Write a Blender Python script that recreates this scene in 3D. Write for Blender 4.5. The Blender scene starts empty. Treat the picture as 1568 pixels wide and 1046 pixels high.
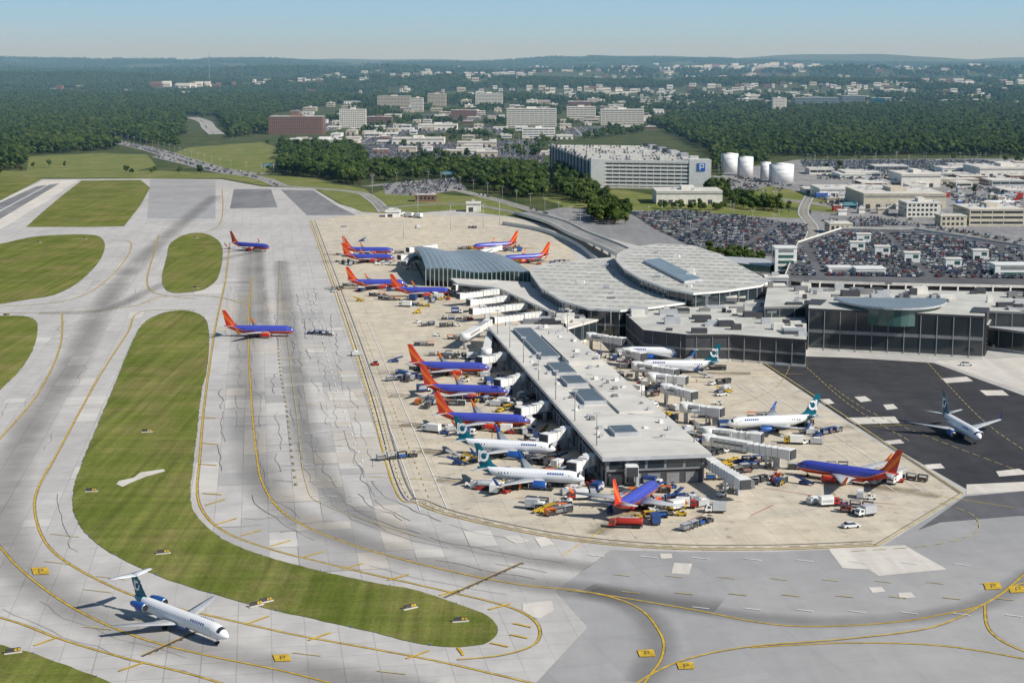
import bpy, math, random
from mathutils import Vector, Matrix, noise as mnoise
random.seed(11)
sc=bpy.context.scene
F=2500.;HY=95.;CX=784.;CY=523.;H=128.
TH=math.atan((CY-HY)/F);cT=math.cos(TH);sT=math.sin(TH)
# survey helper: photograph measurement -> real position on the level z
def G(px,py,z=0.):
    dx=px-CX;dy=py-CY
    X=dx;Y=F*cT-dy*sT;Z=-F*sT-dy*cT
    t=(z-H)/Z
    return (X*t,Y*t)
def GP(l,z=0.): return [G(p[0],p[1],z) for p in l]
PA=math.atan2(0.1524,0.9883)   # bearing of the pier's cross axis
# ------------------------------------------------------------ materials
def newmat(name):
    m=bpy.data.materials.new(name);m.use_nodes=True
    nt=m.node_tree;b=nt.nodes['Principled BSDF']
    return m,nt,b
def nd(nt,t,**k):
    n=nt.nodes.new(t)
    for a,v in k.items(): setattr(n,a,v)
    return n
def mth(nt,op,a,b=None,clamp=False):
    n=nd(nt,'ShaderNodeMath',operation=op,use_clamp=clamp)
    for i,v in enumerate((a,b)):
        if v is None: continue
        if isinstance(v,(int,float)): n.inputs[i].default_value=v
        else: nt.links.new(v,n.inputs[i])
    return n.outputs[0]
def mixc(nt,f,a,b,bt='MIX'):
    n=nd(nt,'ShaderNodeMix',data_type='RGBA',blend_type=bt)
    for s,v in ((n.inputs[0],f),(n.inputs[6],a),(n.inputs[7],b)):
        if isinstance(v,(int,float)): s.default_value=v
        elif isinstance(v,tuple): s.default_value=(v[0],v[1],v[2],1)
        else: nt.links.new(v,s)
    return n.outputs[2]
def pos(nt,rot=0,scale=(1,1,1)):
    g=nd(nt,'ShaderNodeNewGeometry')
    m=nd(nt,'ShaderNodeMapping')
    m.inputs['Rotation'].default_value=(0,0,rot);m.inputs['Scale'].default_value=scale
    nt.links.new(g.outputs['Position'],m.inputs['Vector'])
    return m.outputs['Vector']
def nz(nt,vec,scale,detail=3,rough=.55):
    n=nd(nt,'ShaderNodeTexNoise');n.inputs['Scale'].default_value=scale
    n.inputs['Detail'].default_value=detail;n.inputs['Roughness'].default_value=rough
    nt.links.new(vec,n.inputs['Vector']);return n.outputs['Fac']
def rng(nt,v,a,b,c=0.,d=1.):
    n=nd(nt,'ShaderNodeMapRange');nt.links.new(v,n.inputs[0])
    for i,x in enumerate((a,b,c,d)): n.inputs[i+1].default_value=x
    return n.outputs[0]
def finish(nt,b,col): nt.links.new(col,b.inputs['Base Color'])
M={}
def gray(nt,k):
    cc=nd(nt,'ShaderNodeCombineColor')
    for i in range(3): nt.links.new(k,cc.inputs[i])
    return cc.outputs[0]
def mat(name,col,rough=.7,var=.12,ns=.3,metal=0.,spec=.4):
    if name in M: return M[name]
    m,nt,b=newmat(name)
    b.inputs['Roughness'].default_value=rough;b.inputs['Metallic'].default_value=metal
    b.inputs['Specular IOR Level'].default_value=spec
    k=rng(nt,nz(nt,pos(nt),ns,3),.3,.7,1-var,1+var)
    finish(nt,b,mixc(nt,1.0,(col[0],col[1],col[2]),gray(nt,k),'MULTIPLY'))
    M[name]=m;return m
def pave(name,c1,c2,joint=.55,slab=7.6,rot=-PA,stain=.25,streak=.12,rough=.85,spots=0.):
    m,nt,b=newmat(name);b.inputs['Roughness'].default_value=rough;b.inputs['Specular IOR Level'].default_value=.25
    v=pos(nt,rot)
    big=nz(nt,v,.012,4,.6)
    col=mixc(nt,rng(nt,big,.35,.65),c1,c2)
    br=nd(nt,'ShaderNodeTexBrick');br.offset=0.;nt.links.new(v,br.inputs['Vector'])
    br.inputs['Scale'].default_value=.1;br.inputs['Mortar Size'].default_value=.016;br.inputs['Mortar Smooth'].default_value=.6
    br.inputs['Brick Width'].default_value=slab/10;br.inputs['Row Height'].default_value=slab/10
    br.inputs['Color1'].default_value=(1.05,1.05,1.05,1);br.inputs['Color2'].default_value=(.93,.93,.93,1)
    br.inputs['Mortar'].default_value=(joint,joint,joint,1)
    jm=rng(nt,nz(nt,v,.02,3),.35,.65,.25,.95)
    col=mixc(nt,jm,col,br.outputs['Color'],'MULTIPLY')
    st=nz(nt,pos(nt,rot,(.16,.012,1)),1.,4,.6)
    col=mixc(nt,1.,col,gray(nt,rng(nt,st,.3,.7,1-streak,1+streak)),'MULTIPLY')
    s2=nz(nt,v,.12,5,.65)
    col=mixc(nt,1.,col,gray(nt,rng(nt,s2,.3,.75,1+stain*.5,1-stain)),'MULTIPLY')
    if spots:
        s3=nz(nt,v,.22,4,.7);col=mixc(nt,1.,col,gray(nt,rng(nt,s3,.57,.72,1.,1-spots)),'MULTIPLY')
    finish(nt,b,col);M[name]=m;return m
def grassmat(name,a,bc,c3,band=.1):
    m,nt,b=newmat(name);b.inputs['Roughness'].default_value=.95;b.inputs['Specular IOR Level'].default_value=.1
    v=pos(nt,-.35)
    col=mixc(nt,rng(nt,nz(nt,v,.02,5,.65),.38,.62),a,bc)
    col=mixc(nt,rng(nt,nz(nt,v,.03,7,.72),.46,.70),col,c3)
    w=nz(nt,pos(nt,-.25,(.35,.012,1)),1.,3,.6)
    col=mixc(nt,1.,col,gray(nt,rng(nt,w,.3,.7,1-band*2.2,1+band*2.2)),'MULTIPLY')
    w2=nz(nt,pos(nt,.5,(.02,.3,1)),1.,3,.6)
    col=mixc(nt,1.,col,gray(nt,rng(nt,w2,.3,.7,1-band*1.2,1+band*1.2)),'MULTIPLY')
    f=nz(nt,v,1.1,4,.7)
    col=mixc(nt,1.,col,gray(nt,rng(nt,f,.3,.7,.78,1.22)),'MULTIPLY')
    finish(nt,b,col);M[name]=m;return m
def leafmat(name,a,bc):
    m,nt,b=newmat(name);b.inputs['Roughness'].default_value=.8;b.inputs['Specular IOR Level'].default_value=.12
    oi=nd(nt,'ShaderNodeObjectInfo')
    v=pos(nt)
    k=mth(nt,'ADD',mth(nt,'MULTIPLY',oi.outputs['Random'],.55),mth(nt,'MULTIPLY',nz(nt,v,.004,4),.8))
    col=mixc(nt,rng(nt,k,.35,1.05),a,bc)
    finish(nt,b,col);M[name]=m;return m
conc=pave('taxiway_concrete',(.555,.53,.495),(.475,.455,.43),joint=.62,stain=.13,streak=.06)
tan=pave('apron_concrete',(.655,.57,.43),(.57,.51,.41),joint=.66,stain=.22,streak=.05,spots=.42)
greyp=pave('grey_pavement',(.40,.39,.38),(.345,.34,.335),joint=.85,slab=15,stain=.10,streak=.05,rot=-.3)
light=pave('new_concrete',(.70,.65,.57),(.62,.58,.52),joint=.8,stain=.1)
asph=pave('dark_asphalt',(.042,.043,.048),(.062,.062,.066),joint=.8,slab=30,stain=.3)
runw=pave('runway_asphalt',(.20,.20,.205),(.26,.26,.26),joint=.9,slab=40)
road=pave('road_asphalt',(.24,.24,.24),(.32,.31,.30),joint=.9,slab=30,stain=.12)
lotm=pave('parking_asphalt',(.10,.10,.11),(.15,.15,.155),joint=1.,slab=30,stain=.2)
grass=grassmat('airfield_grass',(.115,.148,.024),(.17,.185,.042),(.245,.205,.08),.11)
grass2=grassmat('verge_grass',(.135,.175,.04),(.185,.205,.06),(.27,.24,.11),.03)
ground=grassmat('ground_cover',(.04,.065,.02),(.07,.09,.03),(.15,.145,.07),.02)
yel=mat('yellow_paint',(.58,.38,.03),.7,.3,.4)
yel2=mat('worn_yellow_paint',(.50,.40,.16),.7,.3,.4)
blk=mat('black_paint',(.05,.05,.05),.7,.4,.4)
seal=mat('crack_sealant',(.22,.21,.20),.8,.4,.2)
whp=mat('white_paint',(.78,.78,.75),.7,.2,.5)
white=mat('white_panel',(.80,.79,.75),.5,.08)
acw=mat('aircraft_white',(.84,.84,.84),.3,.03)
beige=mat('beige_wall',(.56,.50,.39),.8)
cream=mat('cream_wall',(.72,.69,.62),.8)
brick=mat('brick_wall',(.24,.13,.10),.85)
lgrey=mat('light_grey_metal',(.45,.46,.47),.5)
dgrey=mat('dark_grey',(.06,.062,.068),.6)
mgrey=mat('mid_grey',(.22,.22,.22),.7)
seam=mat('roof_seam',(.38,.38,.36),.7)
glass=mat('dark_glass',(.03,.042,.05),.12,.2,.05,0.,.8)
gglass=mat('green_glass',(.05,.12,.11),.12,.2,.05,0.,.8)
rooft=mat('terminal_roof_membrane',(.53,.52,.47),.8,.16,.08)
roofl=mat('light_roof_membrane',(.64,.61,.55),.8,.14,.06)
rbl=mat('blue_metal_roof',(.20,.26,.30),.4,.12,.08)
sky_l=mat('skylight_glazing',(.07,.10,.13),.3,.2,.1,0.,.5)
bblue=mat('sign_blue',(.02,.14,.6),.5)
rub=mat('rubber',(.02,.02,.02),.9)
trunk=mat('bark',(.09,.065,.045),.9)
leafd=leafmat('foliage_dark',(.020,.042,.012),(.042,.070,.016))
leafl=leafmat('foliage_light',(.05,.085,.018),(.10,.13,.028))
red=mat('red_paint',(.4,.03,.02),.4)
orange=mat('orange_paint',(.7,.16,.02),.4)
teal=mat('teal_paint',(.0,.12,.17),.35)
acblue=mat('engine_blue',(.02,.10,.36),.35)
metal=mat('bare_metal',(.5,.5,.52),.35,.1,.5,.6)
def livery(name,kind):
    m,nt,b=newmat(name);b.inputs['Roughness'].default_value=.28
    tc=nd(nt,'ShaderNodeTexCoord');sp=nd(nt,'ShaderNodeSeparateXYZ');nt.links.new(tc.outputs['Object'],sp.inputs[0])
    x,z=sp.outputs[0],sp.outputs[2]
    if kind=='body':
        thr=mth(nt,'ADD',mth(nt,'MULTIPLY',mth(nt,'MAXIMUM',mth(nt,'SUBTRACT',-7.0,x),0.),.42),2.55)
        d=mth(nt,'SUBTRACT',z,thr)
        c=mixc(nt,mth(nt,'GREATER_THAN',d,0.),(.50,.035,.025),(.75,.22,.02))
        c=mixc(nt,mth(nt,'GREATER_THAN',d,.28),c,(.06,.08,.42))
    elif kind=='fin':
        q=mth(nt,'SUBTRACT',mth(nt,'MULTIPLY',x,-1.),mth(nt,'MULTIPLY',mth(nt,'SUBTRACT',z,5.),.85))
        c=mixc(nt,mth(nt,'GREATER_THAN',q,9.6),(.06,.08,.42),(.58,.045,.02))
        c=mixc(nt,mth(nt,'GREATER_THAN',q,11.6),c,(.8,.17,.02))
        c=mixc(nt,mth(nt,'GREATER_THAN',q,13.0),c,(.58,.045,.02))
    else:
        d=mth(nt,'ADD',mth(nt,'MULTIPLY',x,-1.),mth(nt,'MULTIPLY',z,-.6))
        c=mixc(nt,mth(nt,'GREATER_THAN',d,10.2),(.84,.84,.84),(.0,.14,.20))
        c=mixc(nt,mth(nt,'LESS_THAN',z,1.75),c,(.03,.10,.3))
    nt.links.new(c,b.inputs['Base Color']);M[name]=m;return m
swb=livery('blue_red_fuselage','body');swf=livery('red_orange_fin','fin');atb=livery('white_teal_fuselage','at')
# ------------------------------------------------------------ mesh builder
class MB:
    def __init__(s): s.v=[];s.f=[];s.m=[];s.sm=[];s.mats=[]
    def mi(s,mt):
        if mt not in s.mats: s.mats.append(mt)
        return s.mats.index(mt)
    def face(s,pts,mt,smooth=False):
        i=len(s.v);s.v+= [tuple(p) for p in pts];s.f.append(tuple(range(i,i+len(pts))));s.m.append(s.mi(mt));s.sm.append(smooth)
    def box(s,x0,x1,y0,y1,z0,z1,mt,top=None,M4=None):
        P=[(x0,y0,z0),(x1,y0,z0),(x1,y1,z0),(x0,y1,z0),(x0,y0,z1),(x1,y0,z1),(x1,y1,z1),(x0,y1,z1)]
        if M4: P=[tuple(M4@Vector(p)) for p in P]
        i=len(s.v);s.v+=P
        for k,fc in enumerate([(0,3,2,1),(4,5,6,7),(0,1,5,4),(1,2,6,5),(2,3,7,6),(3,0,4,7)]):
            s.f.append(tuple(i+j for j in fc));s.m.append(s.mi(top if (top and k==1) else mt));s.sm.append(False)
    def prism(s,pts,z0,z1,side,top,bottom=True):
        n=len(pts);a=sum(pts[i][0]*pts[(i+1)%n][1]-pts[(i+1)%n][0]*pts[i][1] for i in range(n))
        if a<0: pts=pts[::-1]
        for i in range(n):
            p,q=pts[i],pts[(i+1)%n]
            s.face([(p[0],p[1],z0),(q[0],q[1],z0),(q[0],q[1],z1),(p[0],p[1],z1)],side)
        s.face([(p[0],p[1],z1) for p in pts],top)
        if bottom: s.face([(p[0],p[1],z0) for p in pts[::-1]],side)
    def cyl(s,p,q,r,mt,n=8,r2=None,cap=True,smooth=True):
        p=Vector(p);q=Vector(q);r2=r if r2 is None else r2
        d=(q-p).normalized();u=d.orthogonal().normalized();w=d.cross(u)
        i=len(s.v)
        for c,rr in ((p,r),(q,r2)):
            for k in range(n):
                a=2*math.pi*k/n;s.v.append(tuple(c+(u*math.cos(a)+w*math.sin(a))*rr))
        for k in range(n):
            s.f.append((i+k,i+(k+1)%n,i+n+(k+1)%n,i+n+k));s.m.append(s.mi(mt));s.sm.append(smooth)
        if cap:
            s.f.append(tuple(i+k for k in range(n))[::-1]);s.m.append(s.mi(mt));s.sm.append(False)
            s.f.append(tuple(i+n+k for k in range(n)));s.m.append(s.mi(mt));s.sm.append(False)
    def loft(s,rings,mf,smooth=True,cap=True,capm=None):
        n=len(rings[0]);i=len(s.v)
        for r in rings: s.v+=[tuple(p) for p in r]
        for a in range(len(rings)-1):
            for k in range(n):
                s.f.append((i+a*n+k,i+a*n+(k+1)%n,i+(a+1)*n+(k+1)%n,i+(a+1)*n+k))
                mt=mf(a,k) if callable(mf) else mf
                s.m.append(s.mi(mt));s.sm.append(smooth)
        if cap:
            cm=capm or (mf(0,0) if callable(mf) else mf)
            s.f.append(tuple(i+k for k in range(n))[::-1]);s.m.append(s.mi(cm));s.sm.append(False)
            j=i+(len(rings)-1)*n
            s.f.append(tuple(j+k for k in range(n)));s.m.append(s.mi(cm));s.sm.append(False)
    def mesh(s,name):
        me=bpy.data.meshes.new(name);me.from_pydata(s.v,[],s.f)
        for mt in s.mats: me.materials.append(mt)
        me.polygons.foreach_set('material_index',s.m);me.polygons.foreach_set('use_smooth',s.sm)
        me.update();return me
    def obj(s,name,loc=(0,0,0),rz=0.):
        return place(name,s.mesh(name),loc,rz)
def place(name,me,loc=(0,0,0),rz=0.,sc_=1.):
    o=bpy.data.objects.new(name,me);o.location=loc;o.rotation_euler=(0,0,rz);o.scale=(sc_,)*3
    sc.collection.objects.link(o);return o
def catmull(P,n=6,closed=False):
    out=[];L=len(P)
    rngi=range(L if closed else L-1)
    for i in rngi:
        if closed: a,b,c,d=P[(i-1)%L],P[i],P[(i+1)%L],P[(i+2)%L]
        else: a,b,c,d=P[max(i-1,0)],P[i],P[i+1],P[min(i+2,L-1)]
        for k in range(n):
            t=k/n
            out.append(tuple(.5*((2*b[j])+(-a[j]+c[j])*t+(2*a[j]-5*b[j]+4*c[j]-d[j])*t*t+(-a[j]+3*b[j]-3*c[j]+d[j])*t**3) for j in range(2)))
    if not closed: out.append(tuple(P[-1]))
    return out
def sheet(name,pxs,z,mt,smooth=False,ragged=0.):
    P=GP(pxs)
    if smooth: P=catmull(P,6,True)
    if ragged:
        Q=resample(P+[P[0]],2.5);P=[(q[0]+random.uniform(-ragged,ragged),q[1]+random.uniform(-ragged,ragged)) for q in Q[:-1]]
    b=MB();n=len(P);a=sum(P[i][0]*P[(i+1)%n][1]-P[(i+1)%n][0]*P[i][1] for i in range(n))
    if a<0: P=P[::-1]
    b.face([(p[0],p[1],z) for p in P],mt);return b.obj(name)
def resample(P,step):
    out=[P[0]];acc=0
    for a,b in zip(P[:-1],P[1:]):
        L=math.dist(a,b);
        if L<1e-6: continue
        t=step-acc
        while t<=L:
            out.append((a[0]+(b[0]-a[0])*t/L,a[1]+(b[1]-a[1])*t/L));t+=step
        acc=L-(t-step)
    return out
def strip(b,P,w,z,mt,off=0.):
    pts=[]
    n=len(P)
    for i in range(n):
        a=P[max(i-1,0)];c=P[min(i+1,n-1)]
        dx,dy=c[0]-a[0],c[1]-a[1];l=math.hypot(dx,dy) or 1
        nx,ny=-dy/l,dx/l
        pts.append(((P[i][0]+nx*(off-w/2),P[i][1]+ny*(off-w/2)),(P[i][0]+nx*(off+w/2),P[i][1]+ny*(off+w/2))))
    for i in range(n-1):
        p,q=pts[i],pts[i+1]
        b.face([(p[0][0],p[0][1],z),(q[0][0],q[0][1],z),(q[1][0],q[1][1],z),(p[1][0],p[1][1],z)],mt)
def line(b,px,w,z,mt,off=0.,n=8): strip(b,catmull(GP(px),n),w,z,mt,off)
def dashw(b,P,w,z,mt,dash,gap,off=0.):
    P=resample(P,1.0);per=int(dash+gap);i=0
    while i+int(dash)<len(P):
        strip(b,P[i:i+int(dash)+1],w,z,mt,off);i+=per
def dashed(b,px,w,z,mt,dash,gap,off=0.): dashw(b,catmull(GP(px),8),w,z,mt,dash,gap,off)
def pip(x,y,P):
    r=False;j=len(P)-1
    for i in range(len(P)):
        if (P[i][1]>y)!=(P[j][1]>y) and x<(P[j][0]-P[i][0])*(y-P[i][1])/(P[j][1]-P[i][1])+P[i][0]: r=not r
        j=i
    return r
EX=set()   # cells kept free of trees (20 m grid)
def clear(x0,x1,y0,y1):
    for i in range(int(x0//20),int(x1//20)+1):
        for j in range(int(y0//20),int(y1//20)+1): EX.add((i,j))
def clearpoly(px):
    P=GP(px);x0=min(p[0] for p in P);x1=max(p[0] for p in P);y0=min(p[1] for p in P);y1=max(p[1] for p in P)
    for i in range(int(x0//20),int(x1//20)+1):
        for j in range(int(y0//20),int(y1//20)+1):
            if pip(i*20+10,j*20+10,P): EX.add((i,j))
# ------------------------------------------------------------ terrain
def sst(t): t=max(0,min(1,t));return t*t*(3-2*t)
def hz(x,y):
    if y<3600: return 0.
    t=sst((y-3600)/6500)
    n=mnoise.noise(Vector((x/2300,y/1300,0)));n2=mnoise.noise(Vector((x/900,y/600,5)))
    h=t*(38+75*n+28*n2)+sst((y-10500)/8000)*(92+55*mnoise.noise(Vector((x/3000,y/4000,9))))
    return max(h,0.)
b=MB()
ys=[-1500,0,1500,3000,3600]+[3600+120*i for i in range(1,101)]+[15600+600*i for i in range(1,12)]+[24000,27000,31000,36000,45000]
nx=110
for y in ys:
    W=max(2500,abs(y)*.5+1500)
    for i in range(nx+1):
        x=-W+2*W*i/nx;b.v.append((x,y,hz(x,y)))
for r in range(len(ys)-1):
    for i in range(nx):
        a=r*(nx+1)+i;b.f.append((a,a+1,a+nx+2,a+nx+1));b.m.append(b.mi(ground));b.sm.append(True)
b.obj('ground_terrain')
# ------------------------------------------------------------ pavements
sheet('airfield_pavement',[(-900,1500),(-900,275),(0,275),(225,274),(340,275),(400,286),(480,289),(520,313),(560,325),(640,326),(700,322),(770,330),(860,348),(960,372),(1200,440),(1700,470),(2600,560),(2600,1500)],.03,conc)
sheet('landside_pavement',[(800,330),(860,318),(900,312),(965,316),(1110,315),(1240,332),(1250,300),(1180,290),(1090,290),(1110,262),(1220,245),(1568,243),(1900,250),(1900,470),(1200,450),(960,395),(870,352)],.024,road)
sheet('gate_apron',[(474,338),(520,470),(560,600),(603,745),(640,772),(700,793),(850,824),(1010,840),(1180,842),(1345,836),(1475,755),(1300,650),(1150,545),(1120,500),(900,440),(860,352),(770,332),(640,328),(560,328)],.05,tan)
sheet('cargo_ramp_asphalt',[(1146,543),(1300,646),(1478,748),(1640,740),(1900,760),(1900,690),(1568,606),(1430,556),(1300,548)],.07,asph)
sheet('right_ramp_concrete',[(1430,553),(1568,600),(1900,690),(1900,560),(1560,548)],.065,light)
sheet('grey_taxi_pavement',[(850,905),(935,842),(1060,845),(1180,845),(1348,838),(1478,758),(1900,765),(1900,1500),(700,1500),(820,1046),(900,960)],.045,greyp)
sheet('asphalt_wedge',[(1478,760),(1568,752),(1900,770),(1900,800),(1560,790),(1440,800),(1405,812)],.075,lotm)
for i,p in enumerate([[(1268,840),(1385,835),(1450,872),(1345,882),(1330,872),(1290,870)],[(1032,862),(1060,863),(1055,880),(1028,878)],[(1480,742),(1568,738),(1700,745),(1700,752),(1568,752),(1480,757)],
    [(1295,640),(1370,638),(1378,648),(1310,650)],[(1350,676),(1378,673),(1385,679),(1355,681)],[(1415,712),(1440,710),(1447,717),(1420,719)],[(1308,608),(1325,607),(1335,614),(1318,616)],[(1255,612),(1270,611),(1278,618),(1262,620)],[(1352,620),(1368,619),(1375,626),(1358,628)],[(1525,722),(1560,718),(1580,726),(1530,730)],[(1330,900),(1350,899),(1356,906),(1336,908)],[(1375,908),(1395,907),(1402,915),(1378,917)],[(1440,580),(1480,577),(1490,584),(1450,587)],[(1010,848),(1028,848),(1030,855),(1012,856)],[(1500,598),(1535,598),(1545,606),(1510,606)],[(800,925),(845,920),(848,935),(825,948),(800,940)],
    [(770,822),(792,820),(812,830),(790,833)],[(818,824),(835,822),(850,834),(828,838)],[(500,600),(540,600),(548,614),(505,614)],[(470,536),(496,536),(500,540),(472,541)]]):
    sheet('concrete_patch',p,.085+.003*i,light)
sheet('runway',[(-500,620),(-500,520),(65,278),(122,275),(70,310),(0,352),(-200,455)],.04,light)
sheet('runway_surface',[(-500,575),(-500,535),(55,286),(92,281),(60,300),(0,336),(-200,435)],.06,runw)
sheet('taxiway_panel',[(358,290),(415,290),(425,318),(352,320)],.055,runw)
sheet('taxiway_panel',[(230,275),(330,276),(330,335),(225,335)],.055,greyp)
sheet('taxiway_panel',[(430,291),(480,292),(515,315),(545,330),(470,330)],.055,runw)
sheet('taxiway_panel',[(505,600),(560,600),(575,650),(510,650)],.056,greyp)
random.seed(19)
tone=[pave('replaced_slab_%s'%n,c,tuple(k*.94 for k in c),joint=.75,stain=.08,streak=.03) for n,c in (('pale',(.63,.60,.55)),('mid',(.44,.425,.405)),('warm',(.57,.525,.46)))]
b=MB();ca,sa=math.cos(PA),math.sin(PA)
for i in range(150):
    x,y=G(random.uniform(330,620) if i%3 else random.uniform(0,800),random.uniform(400,880))
    u=x*ca+y*sa;v=-x*sa+y*ca;u=round(u/7.6)*7.6;v=round(v/7.6)*7.6;n,m_=random.choice((1,1,2)),random.choice((1,2,3,5))
    q=[(u,v),(u+7.6*n,v),(u+7.6*n,v+7.6*m_),(u,v+7.6*m_)];W4=[(p[0]*ca-p[1]*sa,p[0]*sa+p[1]*ca) for p in q]
    if any(pip(w_[0],w_[1],GP([(474,338),(603,745),(640,772),(850,824),(1900,840),(1900,338)])) for w_ in W4): continue
    b.face([(p[0],p[1],.0585+.0004*i) for p in W4],tone[i%3])
b.obj('replaced_slabs')
def wearmat(name,c,lo,hi):
    m,nt,b=newmat(name);b.inputs['Base Color'].default_value=c;b.inputs['Roughness'].default_value=.9
    uv=nd(nt,'ShaderNodeUVMap',uv_map='UVMap');sp=nd(nt,'ShaderNodeSeparateXYZ');nt.links.new(uv.outputs[0],sp.inputs[0])
    y=sp.outputs[1];bump=mth(nt,'MULTIPLY',mth(nt,'MULTIPLY',y,mth(nt,'SUBTRACT',1.,y)),4.)
    bump=mth(nt,'POWER',bump,1.5)
    n=nz(nt,pos(nt),.02 if hi<.4 else .09,4,.6)
    f=mth(nt,'MULTIPLY',bump,rng(nt,n,.3,.7,lo,hi))
    tr=nd(nt,'ShaderNodeBsdfTransparent');mx=nd(nt,'ShaderNodeMixShader')
    nt.links.new(f,mx.inputs[0]);nt.links.new(tr.outputs[0],mx.inputs[1]);nt.links.new(b.outputs[0],mx.inputs[2])
    nt.links.new(mx.outputs[0],nt.nodes['Material Output'].inputs['Surface']);return m
wear=wearmat('rubber_wear',(.12,.115,.11,1),.2,.36);oil=wearmat('oil_stain',(.09,.08,.065,1),.0,.55)
def wearw(P,w,z,mt=None,nm='tyre_wear_marks'):
    b=MB();strip(b,P,w,z,mt or wear);me=b.mesh(nm)
    uv=me.uv_layers.new(name='UVMap')
    for i,l in enumerate(uv.data): l.uv=((0,0),(1,0),(1,1),(0,1))[i%4]
    place(nm,me)
def wearstrip(px,w,z): wearw(catmull(GP(px),8),w,z)
wearstrip([(330,300),(235,380),(170,450),(110,560),(50,650),(10,740),(10,830),(60,895),(150,950),(300,995),(450,1025),(650,1060)],18,.12)
wearstrip([(385,380),(378,470),(378,600),(385,690),(410,755),(470,800),(600,848),(760,885),(900,905),(1100,930)],17,.1225)
wearstrip([(60,480),(160,475),(240,440),(330,400),(400,385)],12,.125)
wearstrip([(430,400),(450,560),(480,700),(540,780),(700,835),(900,870)],13,.1275)
wearstrip([(900,905),(980,935),(1010,985),(985,1046)],11,.130)
wearstrip([(900,900),(1150,945),(1350,950),(1500,925),(1600,870)],11,.1325)
wearstrip([(398,382),(400,440),(408,520)],9,.135)
# ------------------------------------------------------------ grass
isl={'A':[(248,480),(285,476),(312,486),(320,510),(318,560),(308,605),(300,680),(292,755),(302,790),(340,825),(400,850),(480,872),(560,890),(640,905),(700,925),(745,942),(762,962),(752,981),(720,990),(655,988),(560,966),(480,948),(400,930),(320,908),(250,885),(190,858),(140,826),(115,790),(112,755),(125,710),(150,650),(175,590),(200,530),(218,497)],
'B':[(262,372),(290,358),(320,360),(340,378),(336,420),(318,441),(290,448),(258,447),(248,428),(255,395)],
'C':[(-60,385),(0,374),(60,362),(140,360),(160,372),(155,395),(135,420),(100,445),(50,458),(-60,462)],
'D':[(-60,484),(0,484),(40,485),(57,495),(54,525),(38,558),(0,598),(-60,650)],
'E':[(125,277),(215,276),(230,288),(215,315),(190,347),(130,348),(40,348),(62,328),(95,300)],
'F':[(-400,275),(-400,480),(0,308),(66,274),(0,270)],
'G':[(-60,985),(20,993),(90,1015),(170,1046),(240,1080),(100,1150),(-100,1100)]}
for k,p in isl.items(): sheet('grass_island',p,.15,grass,k not in 'EF',.22)
sheet('grass_verge',[(-200,272),(200,273),(340,273),(400,284),(480,287),(520,311),(555,325),(600,328),(560,290),(470,272),(380,268),(250,262),(0,262),(-200,262)],.036,grass2)
sheet('grass_field',[(255,238),(290,226),(400,218),(432,228),(425,250),(400,268),(330,258)],.04,grass2)
sheet('grass_field',[(45,240),(150,235),(225,237),(240,255),(200,264),(40,264)],.042,grass2)
sheet('grass_verge',[(560,300),(600,288),(700,300),(770,305),(800,325),(770,331),(700,322),(640,325),(580,325)],.045,grass2)
sheet('grass_verge',[(860,318),(900,300),(1005,312),(1108,312),(1240,325),(1235,335),(1100,330),(965,322)],.05,grass2)
sheet('grass_verge',[(1110,300),(1180,285),(1255,300),(1300,330),(1240,322)],.052,grass2)
sheet('grass_verge',[(830,305),(905,288),(960,292),(1005,300),(1000,315),(870,318)],.054,grass2)
sheet('drain_slab',[(178,742),(182,737),(205,732),(215,724),(250,719),(253,722),(225,730),(200,740),(188,746)],.19,light)
# ------------------------------------------------------------ markings
b=MB();W=.5
LN=[[(95,480),(92,530),(60,600),(0,672),(-60,740)],
[(300,475),(215,478),(195,510),(150,580),(90,690),(58,748),(54,790),(75,838),(130,878),(220,918),(330,945),(450,972),(560,992),(680,1015),(830,1050)],
[(-40,790),(0,838),(40,880),(110,930),(200,972),(300,1000),(430,1027),(520,1050)],
[(-40,935),(30,955),(90,978),(180,1005),(300,1035),(380,1060)],
[(385,425),(380,500),(384,600),(392,690),(404,745),(440,790),(520,828),(640,863),(780,893),(900,907),(975,930),(1012,972),(1014,1005),(995,1035),(970,1070)],
[(900,907),(1050,932),(1200,958),(1350,955),(1450,940),(1508,925),(1545,900),(1590,860)],
[(1508,925),(1512,960),(1540,985),(1600,1010)],
[(1600,895),(1560,895),(1508,925),(1430,960),(1300,978),(1150,990),(1050,1010),(985,1040),(960,1065)],
[(1150,992),(1300,985),(1450,990),(1600,1015)],
[(352,372),(345,430),(330,500),(314,610),(306,700),(302,755),(315,790),(350,818),(420,843),(540,873),(680,905),(780,930),(822,955),(820,985),(770,1003),(700,1010)],
[(170,368),(200,372),(190,400),(150,440),(95,462),(0,470),(-80,475)],
[(0,480),(100,478),(200,470),(250,455),(330,455),(385,470)],
[(243,360),(235,390),(225,430),(240,450),(300,458)],
[(340,290),(335,345),(270,362)]]
for i,l in enumerate(LN): line(b,l,W,.16+.002*i,yel);line(b,l,.22,.159+.002*i,seal,.42)
line(b,[(430,420),(440,520),(455,640),(468,740),(500,775),(640,822)],.25,.19,yel2)
for l in ([(474,338),(520,470),(562,600),(603,745),(640,772),(700,793),(850,824),(1010,840),(1180,842),(1345,836)],):
    line(b,l,.45,.192,yel);line(b,l,.25,.193,blk,1.3);dashed(b,l,.3,.194,yel2,3,2,2.6);line(b,l,.5,.195,seal,4.2)
strip(b,GP([(1345,836),(1475,756),(1150,543)]),.5,.196,yel2);strip(b,GP([(1345,836),(1475,756),(1150,543)]),.3,.198,blk,1.)
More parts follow.
